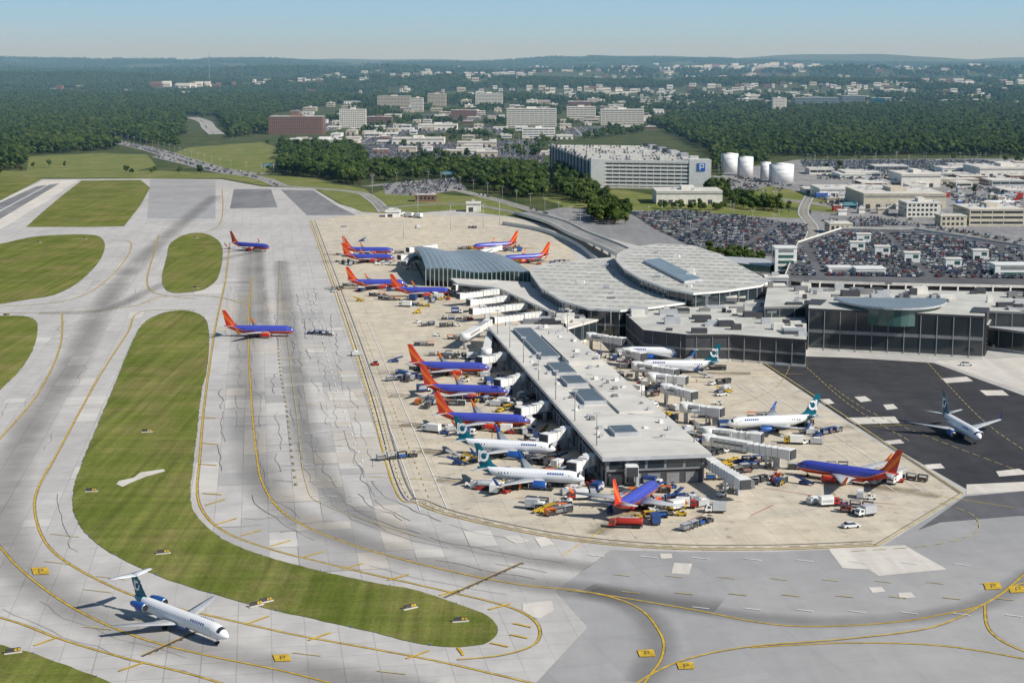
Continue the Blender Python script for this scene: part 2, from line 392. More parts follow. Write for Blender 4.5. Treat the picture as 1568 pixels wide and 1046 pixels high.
for l in ([(428,400),(425,520),(440,640),(452,745)],): dashed(b,l,.55,.2,seal,3,6);dashed(b,l,.5,.205,yel2,3,6,.6)
dashed(b,[(470,400),(485,480),(505,560),(530,640),(560,720)],.45,.206,whp,4,9);dashed(b,[(500,400),(520,470),(548,560),(580,660),(620,752)],.4,.207,whp,2,5)
for i,l in enumerate([[(1270,590),(1350,640),(1568,725)],[(1420,556),(1500,640),(1568,690)],[(1200,545),(1225,555),(1300,620),(1400,680)],[(1215,548),(1180,600),(1050,640)],[(1140,660),(1250,735),(1330,800)],[(1440,770),(1490,790),(1495,815),(1430,835),(1300,845)]]): dashed(b,l,.3,.21+.002*i,yel2,4,2)
for (x,y) in [(348,799),(385,817),(430,833),(480,850),(540,868),(610,885),(690,908),(765,930),(800,958),(795,975),(765,988),(705,998),(640,1003),(490,975),(395,950),(70,983),(200,1022),(322,680),(318,712),(325,757),(318,640),(330,770)]:
    d=14+.012*(y-700)
    P=GP([(x-d,y+4),(x+d,y-5)]) if x>325 and y<940 else (GP([(x-d,y-1),(x+d,y+1)]) if y<790 else GP([(x-d,y+6),(x+d,y-6)]))
    if x>700 and y>940: P=GP([(x-14,y-3),(x+14,y+3)])
    if x==705: P=GP([(x-4,y-6),(x+5,y+6)])
    strip(b,P,.65,.225,yel)
for (x,y) in [(470,1002),(600,1030),(150,962),(90,862),(150,905),(215,950),(170,885),(100,820)]: strip(b,GP([(x-22,y-2),(x+22,y+3)]),.35,.226,yel2)
for l in ([(797,862),(678,915)],[(310,962),(215,1005)]):
    P=GP(l);strip(b,P,.25,.23,yel,0);strip(b,P,.5,.228,blk,.6);Q=resample(P,1.)
    for i in range(0,len(Q)-2,2): strip(b,Q[i:i+2],.3,.232,yel if i%4 else blk,1.2)
def ymark(x,y,s=1.):
    P=GP([(x-15*s,y-5*s),(x+11*s,y-6*s),(x+15*s,y+5*s),(x-11*s,y+6*s)]);b.face([(p[0],p[1],.24) for p in P][::-1],yel)
    for q in ([(-4,-3),(-2.6,-3),(-1.4,3.4),(-2.8,3.4)],[(-2.6,-3),(4,-3),(4.1,-2.2),(-2.4,-2.2)],[(-2,-.4),(4.6,-.4),(4.8,.4),(-1.8,.4)],[(2.9,-2.2),(4.2,-2.2),(4.7,-.4),(3.3,-.4)]):
        R=GP([(x+u*s,y+v*s) for u,v in q]);b.face([(p[0],p[1],.25) for p in R][::-1],blk)
for x,y in [(990,1001),(1050,1020),(432,1008),(1520,898),(1558,903),(62,875)]: ymark(x,y,.95)
for i in range(9):
    x=870+i*82;strip(b,GP([(x,905+i*1.5),(x+28,908+i*1.5)]),.45,.235,yel2)
for j,(y0,x0) in enumerate(((850,900),(880,940),(930,1060))):
    for i in range(8): x=x0+i*80;strip(b,GP([(x,y0+i*2),(x+26,y0+3+i*2)]),.35,.237,yel2 if j%2 else whp)
for i in range(30):
    x=440+(i%5)*32+random.uniform(-8,8);y=640+(i//5)*24;strip(b,GP([(x,y),(x+16,y+1)]),.35,.236,whp)
for (x,y) in [(950,800),(1050,800),(1150,790),(1250,770),(1330,770),(1200,690),(1150,600),(1100,570)]:
    strip(b,GP([(x,y),(x+random.uniform(30,60),y-random.uniform(-20,30))]),.25,.244,random.choice((yel2,red,whp)))
strip(b,GP([(75,283),(-200,432)]),1.2,.1,whp)
b.obj('painted_markings')
b=MB();random.seed(4)
def wander(px,offs,w,z,p=.72,amp=1.1,seg=16):
    P=resample(catmull(GP(px),8),5.)
    for o in offs:
        i=random.randrange(0,20)
        while i<len(P)-4:
            n=random.randrange(6,seg)
            if random.random()<p:
                Q=[];oo=o+random.uniform(-1.5,1.5);ph=random.uniform(0,50)
                for j in range(i,min(i+n,len(P)-1)):
                    a,c=P[max(j-1,0)],P[j+1];l=math.dist(a,c);nx_,ny_=-(c[1]-a[1])/l,(c[0]-a[0])/l
                    k=oo+amp*mnoise.noise(Vector((j*.45,o,ph)))*2
                    Q.append((P[j][0]+nx_*k,P[j][1]+ny_*k))
                if len(Q)>2: strip(b,Q,random.uniform(.1,w),z,seal)
            i+=n
wander([(395,425),(400,520),(405,600),(415,690),(435,745),(480,790),(560,825),(700,860),(860,890)],[-16,-10,-4,3,9,14,20,26],.28,.1405)
wander([(480,440),(500,560),(530,680),(560,750),(620,790),(740,825),(900,850)],[-12,-6,0,6],.24,.142,.6)
wander([(230,380),(160,460),(110,560),(40,680),(20,780),(60,880),(160,940),(300,985),(480,1020)],[-14,-7,7,14],.13,.1435,.3)
for i in range(40):
    x=random.uniform(330,620);y=random.uniform(520,820);P=G(x,y);Q=[(P[0]+j*3-8+random.uniform(-.5,.5),P[1]+random.uniform(-1.5,1.5)+j*.5) for j in range(random.randrange(3,8))]
    strip(b,Q,.2,.145,seal)
b.obj('crack_sealing')
# ------------------------------------------------------------ instancing
def scatter(name,pts,meshes,cname):
    coll=bpy.data.collections.new(cname)
    for i,me in enumerate(meshes):
        o=bpy.data.objects.new('%s_%s'%(cname,chr(97+i)),me);coll.objects.link(o)
    me=bpy.data.meshes.new(name);me.from_pydata([p[:3] for p in pts],[],[])
    a=me.attributes.new('rot','FLOAT','POINT');a.data.foreach_set('value',[p[3] for p in pts])
    a=me.attributes.new('scl','FLOAT','POINT');a.data.foreach_set('value',[p[4] for p in pts])
    a=me.attributes.new('idx','INT','POINT');a.data.foreach_set('value',[random.randrange(len(meshes)) for p in pts])
    o=place(name,me)
    ng=bpy.data.node_groups.new(name+'_gn','GeometryNodeTree')
    ng.interface.new_socket('Geometry',in_out='INPUT',socket_type='NodeSocketGeometry')
    ng.interface.new_socket('Geometry',in_out='OUTPUT',socket_type='NodeSocketGeometry')
    N=ng.nodes;gi=N.new('NodeGroupInput');go=N.new('NodeGroupOutput');ip=N.new('GeometryNodeInstanceOnPoints')
    ci=N.new('GeometryNodeCollectionInfo');ci.inputs['Collection'].default_value=coll
    ci.inputs['Separate Children'].default_value=True;ci.inputs['Reset Children'].default_value=True
    def na(nm,ty):
        n=N.new('GeometryNodeInputNamedAttribute');n.data_type=ty;n.inputs['Name'].default_value=nm
        return [s for s in n.outputs if s.name=='Attribute' and s.enabled][0]
    cx=N.new('ShaderNodeCombineXYZ');L=ng.links
    L.new(gi.outputs[0],ip.inputs['Points']);L.new(ci.outputs[0],ip.inputs['Instance'])
    ip.inputs['Pick Instance'].default_value=True
    L.new(na('idx','INT'),ip.inputs['Instance Index']);L.new(na('rot','FLOAT'),cx.inputs[2]);L.new(cx.outputs[0],ip.inputs['Rotation'])
    L.new(na('scl','FLOAT'),ip.inputs['Scale']);L.new(ip.outputs[0],go.inputs[0])
    md=o.modifiers.new('scatter','NODES');md.node_group=ng
    return o
def ico(b,c,r,mt,jit,sq=.8):
    t=(1+5**.5)/2
    V=[Vector(v).normalized() for v in [(-1,t,0),(1,t,0),(-1,-t,0),(1,-t,0),(0,-1,t),(0,1,t),(0,-1,-t),(0,1,-t),(t,0,-1),(t,0,1),(-t,0,-1),(-t,0,1)]]
    Fc=[(0,11,5),(0,5,1),(0,1,7),(0,7,10),(0,10,11),(1,5,9),(5,11,4),(11,10,2),(10,7,6),(7,1,8),(3,9,4),(3,4,2),(3,2,6),(3,6,8),(3,8,9),(4,9,5),(2,4,11),(6,2,10),(8,6,7),(9,8,1)]
    mid={}
    def md(i,j):
        k=(min(i,j),max(i,j))
        if k not in mid: V.append(((V[i]+V[j])/2).normalized());mid[k]=len(V)-1
        return mid[k]
    F2=[]
    for a,bb,cc in Fc:
        x,y,z=md(a,bb),md(bb,cc),md(cc,a);F2+=[(a,x,z),(bb,y,x),(cc,z,y),(x,y,z)]
    i=len(b.v)
    for v in V:
        k=r*(1+random.uniform(-jit,jit));b.v.append((c[0]+v.x*k,c[1]+v.y*k,c[2]+v.z*k*sq))
    for f in F2: b.f.append(tuple(i+q for q in f));b.m.append(b.mi(mt));b.sm.append(False)
def treemesh(name,h,w,seed,lobes=8,leaves=120):
    random.seed(seed);b=MB()
    b.cyl((0,0,-.3),(0,0,h*.55),h*.028,trunk,6,h*.012)
    for i in range(5):
        a=random.uniform(0,6.28);z=h*random.uniform(.3,.45);b.cyl((0,0,z),(math.cos(a)*w*.3,math.sin(a)*w*.3,z+h*.25),h*.012,trunk,4,h*.004)
    C=[]
    for i in range(lobes):
        a=random.uniform(0,6.28);rr=w*.5*random.uniform(.1,.72);zz=h*random.uniform(.42,.85)
        if i==0: rr=0;zz=h*.82
        k=1-abs(zz/h-.6)*.9
        C.append((math.cos(a)*rr*k,math.sin(a)*rr*k,zz,w*random.uniform(.17,.27)))
    for c in C: ico(b,c[:3],c[3],random.choice((leafd,leafd,leafl)),.24)
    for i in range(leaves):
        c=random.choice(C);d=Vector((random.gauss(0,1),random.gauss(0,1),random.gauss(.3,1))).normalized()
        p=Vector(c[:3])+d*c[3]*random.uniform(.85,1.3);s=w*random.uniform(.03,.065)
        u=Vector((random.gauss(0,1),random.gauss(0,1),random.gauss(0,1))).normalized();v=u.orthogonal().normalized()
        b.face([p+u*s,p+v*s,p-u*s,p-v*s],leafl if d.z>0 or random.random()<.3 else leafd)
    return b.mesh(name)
trees=[treemesh('deciduous_tree_mesh',hh_,ww_,s) for s,hh_,ww_ in ((3,16,12),(5,13,13),(8,18,10),(13,12,10),(21,15,15))]
random.seed(5)
def fill(poly,sp,keep=1.,s0=.7,s1=1.2,nthr=None,world=False,ns=140):
    P=poly if world else GP(poly);out=[]
    x0=min(p[0] for p in P);x1=max(p[0] for p in P);y0=min(p[1] for p in P);y1=max(p[1] for p in P)
    y=y0
    while y<y1:
        x=x0
        while x<x1:
            xx=x+random.uniform(-.5,.5)*sp;yy=y+random.uniform(-.5,.5)*sp
            if random.random()<keep and pip(xx,yy,P) and (nthr is None or mnoise.noise(Vector((xx/ns,yy/(ns*1.6),3)))>nthr):
                out.append((xx,yy,hz(xx,yy)-.2,random.uniform(0,6.28),random.uniform(s0,s1)))
            x+=sp
        y+=sp
    return out
TP=[]
TP+=fill([(-200,268),(30,261),(45,238),(150,232),(235,222),(285,206),(280,182),(330,178),(350,212),(410,205),(415,175),(560,158),(560,152),(-200,152)],11.5,s0=.55,s1=1.3)
TP+=fill([(990,192),(1050,215),(1092,238),(1250,241),(1400,238),(1568,240),(1800,240),(1800,160),(1568,160),(1350,166),(1160,166),(985,168)],11.5,s0=.55,s1=1.3,nthr=-.45)
TP+=fill([(430,268),(430,220),(470,222),(540,228),(560,250),(550,290),(500,275)],9.5)
TP+=fill([(410,222),(560,158),(1160,155),(1160,168),(985,192),(985,205),(830,222),(560,232),(430,225)],13,.8,.5,1.,nthr=.03)
TP+=fill([(550,252),(830,240),(835,262),(840,300),(760,310),(690,296),(600,284),(555,276)],11,.75,.6,1.1,nthr=.0)
TP+=fill([(690,262),(830,262),(838,300),(770,308),(700,290)],10,.8,.7,1.1,nthr=-.2)
TP+=fill([(560,222),(830,216),(835,262),(560,262)],15,.5,.5,.9,nthr=.05)
TP+=fill([(850,300),(852,262),(895,285),(905,300),(935,312),(905,318)],9,.9,.7,1.1)
TP+=fill([(905,345),(905,318),(940,318),(960,330),(958,345)],8,.9,.7,1.)
TP+=fill([(1080,292),(1110,285),(1135,300),(1160,312),(1240,322),(1245,330),(1150,322),(1108,315)],9,.7,.5,.9)
TP+=fill([(1090,238),(1180,240),(1175,250),(1090,262)],9,.8,.6,.9)
TP+=fill([(1070,385),(1115,392),(1170,398),(1165,408),(1100,400)],7,.8,.4,.6)
TP+=fill([(1010,318),(1110,318),(1120,324),(1010,322)],8,.6,.4,.6)
TP+=fill([(200,225),(260,215),(280,225),(240,235)],14,.5,.6,1.)
TP+=fill([(0,256),(250,258),(420,262),(420,268),(0,266)],24,.4,.4,.7)
TP+=fill([(1240,300),(1568,340),(1568,350),(1240,312)],22,.5,.4,.7)
TP+=fill([(1230,245),(1568,245),(1568,262),(1230,262)],26,.5,.5,.8)
TP+=fill([(1250,262),(1568,262),(1568,330),(1300,320)],40,.5,.3,.6)
FP=fill([(-.38*5000,5000),(.38*5000,5000),(.36*9000,9000),(-.36*9000,9000)],19,1.,.9,1.5,nthr=-.28,world=True,ns=260)
FP+=fill([(-.36*9000,9000),(.36*9000,9000),(.35*16500,16500),(-.35*16500,16500)],34,1.,1.5,2.3,nthr=-.22,world=True,ns=420)
# ------------------------------------------------------------ cars
def carmesh(i,paint,van=0):
    b=MB();w=.9
    prof=[(-2.2,.35),(2.2,.35),(2.25,.7),(1.2,.95),(-2.1,1.0),(-2.25,.8)]
    b.loft([[(x,-w,z) for x,z in prof],[(x,w,z) for x,z in prof]],paint,False,True,paint)
    c=[(1.15,.95),(.45,1.42+van*.35),(-1.2-van*.5,1.45+van*.35),(-1.9-van*.1,.98)]
    r0=[(x,-w*.93 if z<1.1 else -w*.75,z) for x,z in c];r1=[(x,w*.93 if z<1.1 else w*.75,z) for x,z in c]
    b.loft([r0,r1],glass,False,True,glass)
    b.face([(c[1][0]-.05,-w*.72,c[1][1]+.02),(c[1][0]-.05,w*.72,c[1][1]+.02),(c[2][0]+.05,w*.72,c[2][1]+.02),(c[2][0]+.05,-w*.72,c[2][1]+.02)][::-1],paint)
    for x in (-1.4,1.4):
        for y in (-.92,.72): b.cyl((x,y,.33),(x,y+.2,.33),.33,rub,8)
    return b.mesh('car_mesh')
cols=[(.6,.6,.6),(.35,.36,.38),(.03,.03,.035),(.10,.11,.13),(.22,.22,.23),(.22,.03,.03),(.04,.06,.17),(.72,.72,.71),(.28,.25,.19),(.45,.45,.45),(.05,.055,.05)]
cars=[carmesh(i,mat('car_paint_%s'%'abcdefghijk'[i],c,.3,.03,1.,0.,.5),i%3==0) for i,c in enumerate(cols)]
def carrows(poly,ang,z=.1,occ=.85,aisle=17.,sp=2.75,zg=0.):
    P=GP(poly,zg);ca,sa=math.cos(ang),math.sin(ang)
    Q=[(p[0]*ca+p[1]*sa,-p[0]*sa+p[1]*ca) for p in P];out=[]
    u0=min(q[0] for q in Q);u1=max(q[0] for q in Q);v0=min(q[1] for q in Q);v1=max(q[1] for q in Q)
    v=v0+2
    while v<v1:
        for dv in (0,5.2):
            u=u0
            while u<u1:
                if random.random()<occ and pip(u,v+dv,Q) and pip(u,v+dv+2.5,Q) and pip(u,v+dv-2.5,Q) and int(u/2.75)%22>1:
                    U,V=u+random.uniform(-.1,.1),v+dv+random.uniform(-.3,.3)
                    out.append((U*ca-V*sa,U*sa+V*ca,zg+z,ang+math.pi/2*random.choice((1,-1)),random.uniform(.95,1.08)))
                u+=sp
        v+=aisle
    return out
lot1=[(962,325),(1045,322),(1135,331),(1240,346),(1222,392),(1130,393),(1070,384),(1005,352)]
sheet('parking_lot',lot1,.06,lotm)
CP=carrows(lot1,-.30,.07,.85,20)
for i,(l,an,oc,ai) in enumerate([([(560,222),(830,215),(832,250),(700,262),(560,262)],.1,.75,19),([(585,282),(700,272),(715,290),(640,300),(590,298)],0,.6,17),([(1225,246),(1500,246),(1568,252),(1568,264),(1300,262),(1230,256)],.05,.75,17),
   ([(470,212),(620,205),(625,218),(480,226)],0,.6,17),([(590,193),(700,190),(710,203),(600,205)],0.1,.5,20),([(860,196),(925,194),(935,206),(870,210)],0,.6,18),([(640,176),(760,173),(770,184),(650,187)],0,.4,24),([(490,186),(515,186),(515,200),(490,202)],0,.4,20),
   ([(1110,294),(1125,268),(1215,285),(1200,296)],.1,.3,22),([(710,196),(765,194),(770,206),(715,209)],0,.6,18),([(1000,172),(1100,170),(1105,178),(1005,180)],0,.4,24)]):
    if i!=8: sheet('parking_lot',l,.056+.002*i,lotm if i%2==0 else road)
    CP+=carrows(l,an,.08,oc,ai,3.)
    if i!=0: clearpoly(l)
for l,an,oc,ai in [([(1245,300),(1330,290),(1350,312),(1290,325)],.05,.7,17),([(1250,275),(1380,280),(1520,295),(1568,310),(1568,300),(1400,262),(1250,262)],.3,.55,19),([(1250,338),(1330,332),(1420,346),(1568,368),(1568,374),(1400,348),(1290,347)],-.2,.8,17),([(1450,296),(1568,300),(1568,318),(1480,318)],.1,.5,20)]: CP+=carrows(l,an,.15,oc,ai)
# ------------------------------------------------------------ roads
def roadline(px,w,mt=road,z=.07,name='road',edge=True):
    b=MB();P=catmull(GP(px),8);strip(b,P,w,z,mt)
    if edge:
        strip(b,P,.4,z+.02,whp,w/2-1);strip(b,P,.4,z+.02,whp,-w/2+1);strip(b,P,.5,z+.02,yel,0)
    b.obj(name)
    for q in resample(P,12): clear(q[0]-w/2-4,q[0]+w/2+4,q[1]-10,q[1]+6)
    return P
hw=roadline([(395,268),(335,260),(285,246),(248,234),(222,227),(200,222),(165,215)],30,z=.09,name='highway')
hw2=roadline([(430,285),(395,272),(340,264),(290,252),(240,240)],16,z=.10,name='highway')
r3=roadline([(332,206),(320,196),(312,186),(285,178)],28,greyp,.09)
r4=roadline([(430,285),(540,294),(570,305),(590,325)],12,z=.10,name='access_road')
r5=roadline([(560,286),(640,280),(735,300),(800,318),(850,335),(880,352)],12,z=.11,name='access_road')
r6=roadline([(590,318),(700,312),(770,322),(830,335)],8,z=.10,name='service_road',edge=False)
r7=roadline([(1120,300),(1250,312),(1400,340),(1568,378),(1700,400)],16,z=.10,name='access_road')
r8=roadline([(1090,270),(1180,283),(1320,295),(1450,330),(1568,345)],10,z=.12,name='access_road')
r9=roadline([(1240,300),(1230,325),(1245,350),(1235,380)],10,z=.13,name='access_road')
for P,n,o in ((hw,60,7),(hw,60,-7),(hw,40,11),(hw2,30,3),(r3,14,5),(r5,14,3),(r7,18,4),(r8,12,2)):
    Q=resample(P,6.)
    for i in random.sample(range(1,len(Q)-1),min(n,len(Q)-3)):
        a,c=Q[i],Q[i+1];h=math.atan2(c[1]-a[1],c[0]-a[0]);CP.append((a[0]-math.sin(h)*o,a[1]+math.cos(h)*o,.15,h+(math.pi if o>0 else 0),1.05))
def ramp(b,P,w,z0,z1,par=1.1):
    n=len(P);s=[]
    for i in range(n):
        a=P[max(i-1,0)];c=P[min(i+1,n-1)];l=math.dist(a,c);nx,ny=-(c[1]-a[1])/l,(c[0]-a[0])/l;z=z0+(z1-z0)*i/(n-1);s.append((P[i],nx,ny,z))
    for i in range(n-1):
        for (o0,o1,zt,zb,mt) in ((-w/2,w/2,0,-1.6,road),(w/2,w/2+.5,par,-1.6,cream),(-w/2-.5,-w/2,par,-1.6,cream)):
            R=[]
            for (p,nx,ny,z) in (s[i],s[i+1]):
                R.append([(p[0]+nx*o0,p[1]+ny*o0,z+zb),(p[0]+nx*o1,p[1]+ny*o1,z+zb),(p[0]+nx*o1,p[1]+ny*o1,z+zt),(p[0]+nx*o0,p[1]+ny*o0,z+zt)])
            b.loft(R,mt,False,cap=False)
        if s[i][3]>3 and i%2==0: b.cyl((s[i][0][0],s[i][0][1],0),(s[i][0][0],s[i][0][1],s[i][3]-1.6),1.,cream,8)
b=MB();P=resample(catmull(GP([(800,318),(850,335),(885,356),(930,378),(965,398)],6),8),12)
ramp(b,P,14,2,9);b.obj('approach_ramp')
b=MB();P=resample(catmull(GP([(770,333),(830,343),(880,362),(915,388),(945,410)],6),8),10);ramp(b,P,.6,1.7,2.,1.2);b.obj('perimeter_wall')
# ------------------------------------------------------------ office / warehouse buildings
def office(name,x1,x2,yb,yt,depth,wall,style='band',win=glass,rot=0.,roofm=roofl,tower=True):
    A=G(x1,yb);B=G(x2,yb);w=math.dist(A,B);h=(yb-yt)*(A[1]+B[1])/2/F*1.0
    h=max(h-.0,4.);fl=3.7;n=max(1,int(h/fl));fl=h/n;b=MB();z0=hz(A[0],A[1])
    clear(A[0]-8,B[0]+8,A[1]-(90 if yb<235 else 16),A[1]+depth+5)
    b.box(0,w,0,depth,-6,h,wall,roofm)
    b.box(-.3,w+.3,-.3,depth+.3,h,h+.8,wall);b.box(.4,w-.4,.4,depth-.4,h+.8,h+.85,roofm)
    for i in range(n):
        z=fl*i+fl*.38;zt=z+fl*.42
        if style=='band':
            b.box(1,w-1,-.12,-.02,z,zt,win);b.box(-.12,-.02,1,depth-1,z,zt,win);b.box(w+.02,w+.12,1,depth-1,z,zt,win)
            k=9.
            for j in range(1,int(w/k)): b.box(j*k-.25,j*k+.25,-.2,-.13,z,zt,wall)
        elif style=='grid':
            k=max(3.6,w/26)
            for j in range(int((w-1)/k)): b.box(1+j*k+.5,1+j*k+k-1.,-.12,-.02,z,zt+.2,win)
            for j in range(int((depth-1)/k)): 
                b.box(-.12,-.02,1+j*k+.5,1+j*k+k-1.,z,zt+.2,win);b.box(w+.02,w+.12,1+j*k+.5,1+j*k+k-1.,z,zt+.2,win)
    if style=='ware':
        for j in range(int(w/9)): b.box(2+j*9,6+j*9,-.12,-.02,.2,min(4.,h*.6),dgrey)
        b.box(0,w,-.14,-.05,h*.78,h*.9,mgrey)
    if tower and h>9: b.box(w*.4,w*.6,depth*.3,depth*.7,h+.9,h+4,wall)
    for j in range(int(w*depth/700)+1):
        x=random.uniform(.1,.9)*w;y=random.uniform(.15,.85)*depth;b.box(x,x+3,y,y+2.4,h+.86,h+2.6,lgrey)
    return b.obj(name,(A[0],A[1],z0),math.atan2(B[1]-A[1],B[0]-A[0])+rot)
for a in [('brick_hotel',412,495,206,180,40,brick,'grid'),('white_hotel',520,560,196,169,25,cream,'grid'),('office_building',578,628,167,150,40,beige,'band'),('office_building',630,648,172,152,30,cream,'band'),('office_building',655,683,165,147,40,beige,'band'),('office_building',728,770,165,146,50,cream,'band'),
 ('office_building',776,852,196,168,40,cream,'band'),('office_building',800,850,212,198,30,white,'band'),('office_building',868,912,186,165,40,cream,'band'),('office_building',920,986,192,169,40,cream,'band'),('office_building',1183,1204,172,152,30,cream,'grid'),('glass_office_building',1217,1284,168,152,40,rbl,'band'),('glass_office_building',1290,1324,166,150,40,rbl,'band'),('office_building',1336,1355,167,153,40,teal,'band'),
 ('office_building',560,600,190,180,30,brick,'band'),('office_building',690,730,182,170,40,brick,'band'),('office_building',870,905,168,158,60,brick,'band'),('warehouse',455,535,224,215,40,white,'ware'),('warehouse',600,680,222,213,50,cream,'ware'),('warehouse',700,760,226,219,40,beige,'ware'),('warehouse',640,700,200,192,50,cream,'ware'),
 ('service_building',1005,1106,313,294,45,cream,'ware'),('warehouse',1322,1448,320,298,80,beige,'ware'),('warehouse',1388,1440,333,312,30,cream,'grid'),('warehouse',1484,1568,346,322,50,beige,'band'),('warehouse',1440,1480,348,332,18,beige,'grid'),('warehouse',1380,1440,287,268,60,cream,'ware'),('warehouse',1500,1600,272,258,70,cream,'ware'),('warehouse',1255,1330,303,290,50,white,'ware'),
 ('small_building',714,736,325,312,14,cream,'ware'),('small_building',590,612,333,325,14,white,'ware'),('small_building',635,668,309,300,12,brick,'grid'),('small_building',1270,1305,358,344,20,beige,'grid')]:
    office(*a)
random.seed(33)
for i in range(130):
    x=random.uniform(430,1000);y=random.uniform(161,222)
    if x>860: y=random.uniform(157,200)
    w=random.uniform(8,26);office('low_building',x,x+w,y,y-random.uniform(2.5,6),random.uniform(20,50),random.choice((cream,beige,white,brick,white,beige)),random.choice(('ware','band')))
for i in range(44):
    x=random.uniform(980,1568);y=random.uniform(150,166);w=random.uniform(9,40);office('low_building',x,x+w,y,y-random.uniform(3,5),random.uniform(20,50),random.choice((cream,beige,white,brick,white)),'band')
for i in range(14):
    x=random.uniform(560,820);y=random.uniform(222,262);w=random.uniform(14,34)
    office('low_building',x,x+w,y,y-random.uniform(4,8),random.uniform(20,40),random.choice((cream,beige,white,brick)),'ware')
for i in range(34):
    x=random.uniform(1230,1568);y=random.uniform(255,300);w=random.uniform(20,60)
    office('low_building',x,x+w,y,y-random.uniform(5,8),random.uniform(20,50),random.choice((cream,white,lgrey,beige,brick)),random.choice(('ware','band')))
for i in range(50):
    x=random.uniform(1250,1560);y=random.uniform(286,334)
    office('yard_shed',x,x+random.uniform(6,18),y,y-random.uniform(3,6),8,random.choice((white,mgrey,red,bblue,cream,lgrey,beige)),'ware')
# distant town blocks on the hills
random.seed(9);b=MB()
def town(cx,cy,n,sx,sy,s=1.):
    for i in range(n):
        X=cx+random.gauss(0,sx);Y=cy+random.gauss(0,sy);w=random.uniform(12,55)*s;d=random.uniform(15,35);h=hz(X,Y)
        mt=random.choice((cream,white,beige,white,brick,cream));b.box(X,X+w,Y,Y+d,h-20,h+random.uniform(12,25)*s,mt,random.choice((white,mgrey)))
        b.box(X+2,X+w-2,Y-.4,Y-.05,h+6,h+9,glass);clear(X-25,X+w+25,Y-280,Y+d)
town(2600,11000,210,700,900,.9);town(2300,7200,120,450,350,.7);town(-800,11500,24,150,100,1.6);town(600,9000,120,900,500,.7);town(1300,12500,150,700,500,1.2);town(-1400,7000,16,120,70);town(-300,9500,44,400,300,.8);town(1900,13500,90,800,300,1.5);town(1200,6200,70,500,250,.6);town(3300,12500,130,500,700,1.2);town(200,6300,80,500,200,.7);town(-2400,9500,14,250,200);town(-1500,13000,40,1200,500,1.2);town(-2000,6800,10,400,200,.7);town(-700,7600,34,400,250,.7);town(1500,8200,80,700,300,.7);town(500,5600,40,400,150,.6)
b.obj('distant_town')
# ------------------------------------------------------------ multi storey garage
A=Vector(G(905,288));B=Vector(G(1088,291));D=Vector(G(835,257));ux=(B-A).normalized();rz=math.atan2(ux.y,ux.x)
w=(B-A).length;uy=Vector((-ux.y,ux.x));dep=(D-A).length;sk=(D-A).dot(ux)
hh=28.;b=MB()
Msk=Matrix(((1,sk/dep,0,0),(0,1,0,0),(0,0,1,0),(0,0,0,1)))
def gb(*a,**k): b.box(*a,M4=Msk,**k)
gb(2,w-2,2,dep,0,hh-2.4,dgrey);nl=6
for i in range(nl):
    z=2.6+i*3.9
    gb(14.2,w-22.2,0.3,1.9,z,z+2.1,white)
    gb(.4,1.9,2.,dep-2,z,z+1.2,mgrey)
for j in range(12): x=15+j*(w-38)/12;gb(x,x+.6,.5,1.7,0,hh-3,cream)
gb(0,w,0,dep,hh-2.2,hh-1,cream,top=roofl)
gb(-.2,14,-.4,10,0,hh+2,white);gb(w-22,w+.2,-.4,12,0,hh+2.5,white);gb(14.2,w-22.2,-.1,.5,hh-.95,hh+1.2,white)
gb(14.2,w-22.2,-.3,.28,0,1.8,cream)
for i in range(26):
    y=4+i*(dep-14)/26;gb(-.5,1.6,y,y+3.2,0,hh+.5+2*(i%3==0),dgrey if i%2 else lgrey)
gb(w-14,w-6,-.9,-.5,hh-9,hh-1.3,bblue)
gb(w-12,w-10.8,-1.05,-.92,hh-8,hh-2,acw);gb(w-10.8,w-8.2,-1.05,-.92,hh-3.2,hh-2,acw);gb(w-10.8,w-8.2,-1.05,-.92,hh-6,hh-4.9,acw);gb(w-8.2,w-7.2,-1.05,-.92,hh-6,hh-2,acw)
for i in range(9):
    y=20+i*27;gb(6,w-12,y,y+9,hh-.98,hh-.9,lgrey);gb(4,w-10,y+9.2,y+10.2,hh-.97,hh+.2,cream)
for i in range(11):
    x=14+(w-30)*(i%4)/3.;y=24+(i//4)*90;gb(x,x+9,y,y+7,hh-.95,hh+4.5,cream)
for i in range(8): y=dep-30-i*28;gb(w-8,w+.2,y,y+14,0,hh+3,lgrey if i%2 else dgrey)
b.obj('parking_garage',(A.x,A.y,0),rz)
for i in range(420):
    v=6+(i//30)*(dep-20)/14;u=6+(i%30)*(w-14)/30
    if random.random()<.4:
        p=A+ux*(u+sk*v/dep)+uy*(v+3);CP.append((p.x,p.y,hh-.9,rz+math.pi/2,1.))
def tank(x,y,rpx,hpx):
    P=G(x,y);s=P[1]/F;r=rpx*s;h=hpx*s;b=MB();b.cyl((0,0,0),(0,0,h),r,acw,32)
    for k in range(1,4): b.cyl((0,0,h*k/4),(0,0,h*k/4+.25),r+.12,lgrey,32)
    b.cyl((0,0,h),(0,0,h+r*.12),r,acw,32,r*.05);b.cyl((r+.4,0,0),(r+.4,0,h+1),.3,lgrey,6)
    b.box(-r-.6,-r,-.8,.8,0,h,lgrey);b.obj('storage_tank',(P[0],P[1],0),.5)
for t in [(1117,264,13,28),(1141,269,12,28),(1172,275,8,26),(1196,279,19,27)]: tank(*t)
